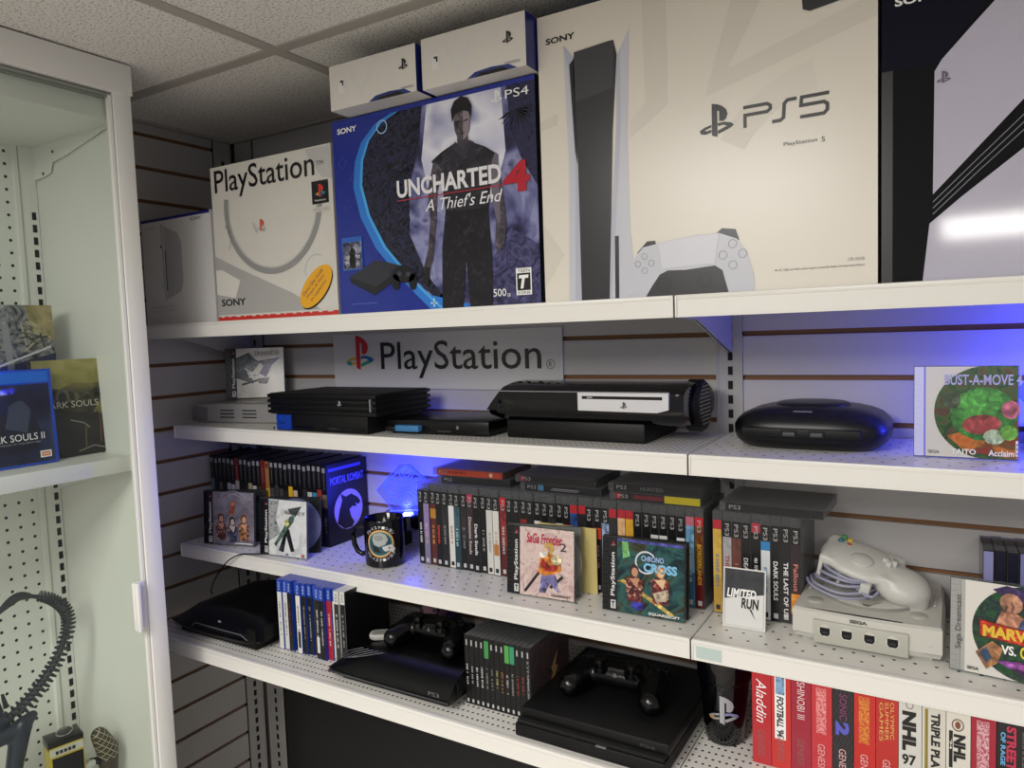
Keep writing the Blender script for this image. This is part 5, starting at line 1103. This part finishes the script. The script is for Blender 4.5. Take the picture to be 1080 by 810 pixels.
# ------------------------------------------------------------------ inside the cabinet
def art_in_cab(name, label, loc, w_, d_, h_, paint, body, tilt=.06, rot=PI/2):
    t = thing(name, label, 'game case', loc, (0, 0, rot))
    b = MB(); b.M = Matrix.Rotation(-tilt, 4, 'X'); b.box(0, w_, 0, d_, 0, h_, body, .001); b.build('case_shell', t)
    b = MB(); b.M = Matrix.Rotation(-tilt, 4, 'X'); paint(b, w_, h_); b.build('cover_art', t); return t
def p_blu(b, w_, h_):
    b.rect(.004, w_-.006, .004, h_-.026, art(['#0a0d18', '#182038', '#303a55'], 12, .3, 3), 1); b.rect(.004, w_-.006, h_-.023, h_-.004, ink('#1668d8'), 1)
    b.poly([(.02, .02), (.03, .06), (.05, .10), (.065, .125), (.085, .140), (.100, .135), (.106, .11), (.10, .09), (.108, .06), (.10, .03)], ink('#0c0f1a'), 2); b.poly([(.05, .07), (.06, .11), (.08, .12), (.095, .10), (.085, .06)], ink('#39404f'), 3); b.poly([(.07, .118), (.078, .132), (.092, .134), (.098, .115)], ink('#14161f'), 4)
    b.poly([(.0, .14), (.04, .145), (.06, .13), (.02, .125)], ink('#8a93a8'), 2)
    b.text('DARK SOULS II', .010, w_-.022, .046, .058, Wt, 5); b.text('SCHOLAR OF THE FIRST SIN', .03, w_-.03, .040, .043, ink('#9a9a9a'), 5); b.rect(w_-.032, w_-.013, .012, .024, Wt, 5); b.rect(w_-.030, w_-.015, .014, .022, ink('#d8763a'), 6); b.text('BANDAI', w_-.028, w_-.017, .016, .020, Wt, 7)
def p_steel(b, w_, h_):
    b.rect(.001, w_-.001, .001, h_-.001, art(['#1a1812', '#3a3520', '#77703c', '#2a2618'], 14, .25, 5, 1.5), 1)
    b.poly([(.0, h_), (w_, h_), (w_, h_-.05), (.07, h_-.045), (.03, h_-.065), (0, h_-.05)], art(['#6a6630', '#8a8648', '#a49a60'], 16, .25, 3), 2)
    for k in range(12): b.ell(.03+random.random()*.10, h_-.06-random.random()*.02, .008, .009, ink(random.choice(['#1c1a14', '#3a3626', '#58523a'])), 3, n=8)
    b.poly([(0, .001), (w_-.001, .001), (w_-.001, .075), (.07, .085), (0, .08)], ink('#14110d'), 3); b.ell(.05, .115, .013, .016, ink('#5a5648'), 4); b.ell(.05, .112, .008, .012, ink('#20201c'), 5)
    b.text('DARK SOULS II', .012, w_-.008, .094, .106, ink('#b9b6a4'), 6); b.stroke([(.060, .07), (.085, .062), (.095, .052)], .002, ink('#8a8a84'), 5); b.stroke([(.07, .008), (.10, .016), (.125, .008)], .0025, ink('#77736a'), 5)
    b.stroke([(.085, .01), (.088, .06)], .003, ink('#5a4a30'), 5); b.stroke([(.115, .02), (.118, .08)], .004, ink('#5a3a20'), 5)
def p_big(b, w_, h_):
    b.rect(.001, w_-.001, .001, h_-.001, art(['#15161a', '#3a3c40', '#6f7070', '#9a9890', '#2a2b30'], 26, .25, 6, 3), 1)
    b.poly([(w_*.80, h_), (w_, h_), (w_, h_-.07), (w_*.86, h_-.05)], art(['#7a7548', '#a89a70', '#6a6638'], 20, .25, 3), 2)
    for k in range(9): b.arc(w_*.40, h_-.05, .015+k*.011, .0022, 150+k*5, 320, ink('#8a8f92' if k % 2 else '#303236'), 3, n=12)
    b.ell(w_*.52, h_-.020, .018, .022, ink('#2a2b2e'), 3); b.stroke([(w_*.3, .150), (w_*.97, .212)], .004, ink('#c9ccd0'), 5); b.poly([(w_*.45, .13), (w_, .13), (w_, .20), (w_*.45, .165)], ink('#1b2048'), 4); b.stroke([(w_*.66, h_-.03), (w_*.68, .17)], .012, ink('#8d8f90'), 4); b.ell(w_*.67, h_-.018, .016, .018, pa('#8d8f90'), 5)
    for k in range(14): b.stroke([(w_*.74+random.random()*.05, .215+random.random()*.05), (w_*.78+random.random()*.05, .20+random.random()*.05)], .003, ink(random.choice(['#7a7560', '#3a3a34', '#b0a888'])), 5)
zc = 1.4000
art_in_cab('collector_box', 'largest grey fantasy art box standing at the back of the cabinet shelf', (.100, -.780, zc), .255, .035, .292, p_big, mat('#3a3c3c', .35), .03)
art_in_cab('game_case', 'metal game case with olive battle art, at the right end of the cabinet shelf', (.160, -.600, zc), .137, .014, .186, p_steel, mat('#1c1a14', .3, .6), .05)
art_in_cab('game_case', 'bright blue game case with a hooded figure, front of the cabinet shelf', (.192, -.718, zc), .135, .014, .172, p_blu, mat('#1548c8', .2, name='blue_case_plastic'), .05)
# segmented tail figurine
t = thing('figurine', 'dark ribbed creature figurine with a curled bony tail, bottom of the cabinet', 'figurine', (.10, -.70, .62))
BN = mat('#2a2e32', .38, noise=.4, nscale=60, name='gunmetal_resin'); BN2 = mat('#252c38', .35, noise=.4, nscale=70, name='blue_black_resin')
tail = smooth_pts([(0, .020, .303), (0, .058, .345), (0, .100, .395), (0, .128, .440-.02), (0, .146, .455), (0, .160, .500-.02), (0, .160, .520-.015), (0, .146, .530), (0, .128, .560-.012), (0, .104, .560+.008), (0, .080, .560+.010)], 4)
tail = smooth_pts([(0, .010, .292), (0, .060, .315), (0, .098, .345), (0, .128, .380), (0, .150, .425), (0, .153, .460), (0, .140, .485), (0, .118, .505), (0, .092, .518)], 5)
n = len(tail); b = MB(); b.tube(tail, .004, BN, 10, rs=[.0075-.0035*i/n for i in range(n)]); 
for i in range(1, n-3):
    p, q = Vector(tail[i]), Vector(tail[i+1]); d = (q-p).normalized(); nn = Vector((0, d.z, -d.y)); r_ = .0125-.006*i/n
    b.ball(p, r_*.9, BN, (1, .75, .75), seg=8)
    for s_ in (1, -1):
        tip = p+nn*s_*(r_*(1.75 if s_ == 1 else 1.25)); b.tube([p, tip], .002, BN, 5, rs=[.0048, .0022])
b.build('tail', t)
b = MB(); bl = smooth_pts([(0, .092, .518), (0, .070, .524), (0, .048, .514), (0, .030, .500)], 5); b.tube(bl, .005, BN, 8, rs=[.004+.006*math.sin(PI*min(1, i/(len(bl)-1)*1.1+.05))*.8 if i < len(bl)-1 else .0006 for i in range(len(bl))]); b.build('tail_tip', t)
tb = blob('torso', [('c', (0, .020, .300), (0, -.045, .255), .020, .032), ('c', (0, -.045, .255), (0, -.10, .19), .032, .04)], BN2, t, .003, 5)
b = MB()
for i in range(9):
    u = i/8; b.tube([(0, .035-.075*u, .325-.045*u), (0, .030-.078*u, .352-.040*u)], .003, BN, 6, rs=[.0050, .0028])
b.build('back_spine', t)
blob('leg', [('c', (.012, -.015, .275), (.022, .050, .285), .014, .016), ('c', (.022, .050, .290), (.022, .068, .300), .015, .009), ('c', (.022, .045, .280), (.025, .015, .16), .018, .012), ('c', (.025, .015, .16), (.02, .03, .0125), .012, .012)], BN2, t, .003, 5)
# yellow toy cabinet
t = thing('toy_box', 'small yellow and black toy arcade box with a ring on top, bottom of the cabinet', 'toy', (.150, -.622, .62), (0, 0, PI/2-.25))
YL = mat('#b8a21a', .35, noise=.15, nscale=50, name='yellow_plastic')
b = MB(); b.prism([(0, 0), (.045, 0), (.045, .262), (0, .250)], 0, .058, YL, 'x'); b.build('body', t)
b = MB(); b.box(.004, .056, -.0015, .004, .170, .228, BLK, .001); b.box(.004, .056, -.002, .002, .090, .165, mat('#17181c', .3)); b.ball((.020, -.002, .196), .0022, ink('#c02060'), seg=8); b.build('screen', t)
b = MB(); b.box(.001, .057, -.001, .004, .232, .248, ink('#b9b9ac')); [b.rect(.010+.007*k_, .015+.007*k_, .236, .243, K, 3, -.001) for k_ in range(5)]; b.build('sign', t)
b = MB(); b.box(-.0008, .0588, .001, .0455, .245, .262, BLK, .001); b.build('roof', t)
b = MB(); rp = [(.030+.014*math.cos(2*PI*i/20), .016, .270+.009*math.sin(2*PI*i/20)) for i in range(21)]; b.tube(rp, .0018, mat('#b9bbb8', .25, .9), 8); b.build('key_ring', t)
t.scale = (1, 1, .93)
# patterned shoe-like piece
t = thing('figurine_boot', 'dark brown rounded boot with pale lattice pattern, bottom of the cabinet right', 'figurine', (.150, -.520, .62), (0, 0, 0))
lat = bpy.data.materials.new('lattice_pattern'); lat.use_nodes = True; nt = lat.node_tree; pb = nt.nodes['Principled BSDF']; pb.inputs['Roughness'].default_value = .5
tc = nt.nodes.new('ShaderNodeTexCoord'); sx = nt.nodes.new('ShaderNodeSeparateXYZ'); nt.links.new(tc.outputs['Object'], sx.inputs[0])
def mth(op, a, bb):
    n_ = nt.nodes.new('ShaderNodeMath'); n_.operation = op
    for i_, v_ in enumerate((a, bb)):
        if isinstance(v_, (int, float)): n_.inputs[i_].default_value = v_
        else: nt.links.new(v_, n_.inputs[i_])
    return n_.outputs[0]
u1 = mth('FRACT', mth('MULTIPLY', mth('ADD', sx.outputs[1], sx.outputs[2]), 75), 0); u2 = mth('FRACT', mth('MULTIPLY', mth('SUBTRACT', sx.outputs[1], sx.outputs[2]), 75), 0)
f_ = mth('MAXIMUM', mth('LESS_THAN', u1, .12), mth('LESS_THAN', u2, .12)); f_ = mth('MULTIPLY', f_, mth('GREATER_THAN', sx.outputs[2], .165))
mx = nt.nodes.new('ShaderNodeMix'); mx.data_type = 'RGBA'; mx.inputs[6].default_value = (*lin('#3a3428'), 1); mx.inputs[7].default_value = (*lin('#a8a084'), 1); nt.links.new(f_, mx.inputs[0]); nt.links.new(mx.outputs[2], pb.inputs['Base Color'])
blob('sole', [('c', (0, -.008, .215), (0, .006, .180), .016, .021), ('c', (0, .006, .180), (0, .006, .10), .021, .014), ('c', (0, .006, .10), (0, .0, .012), .014, .012)], lat, t, .0025, 5)
b = MB(); b.box(-.008, .012, -.045, -.024, .165, .176, mat('#b9bab4', .3), .002); b.tube([(0, -.03, .17), (0, -.01, .165), (0, .0, .150)], .008, BLKM, 8); b.build('strap', t)
b = MB(); b.box(-.02, .27, -.383, -.018, .600, .6195, CG); b.build('shelf', cab)
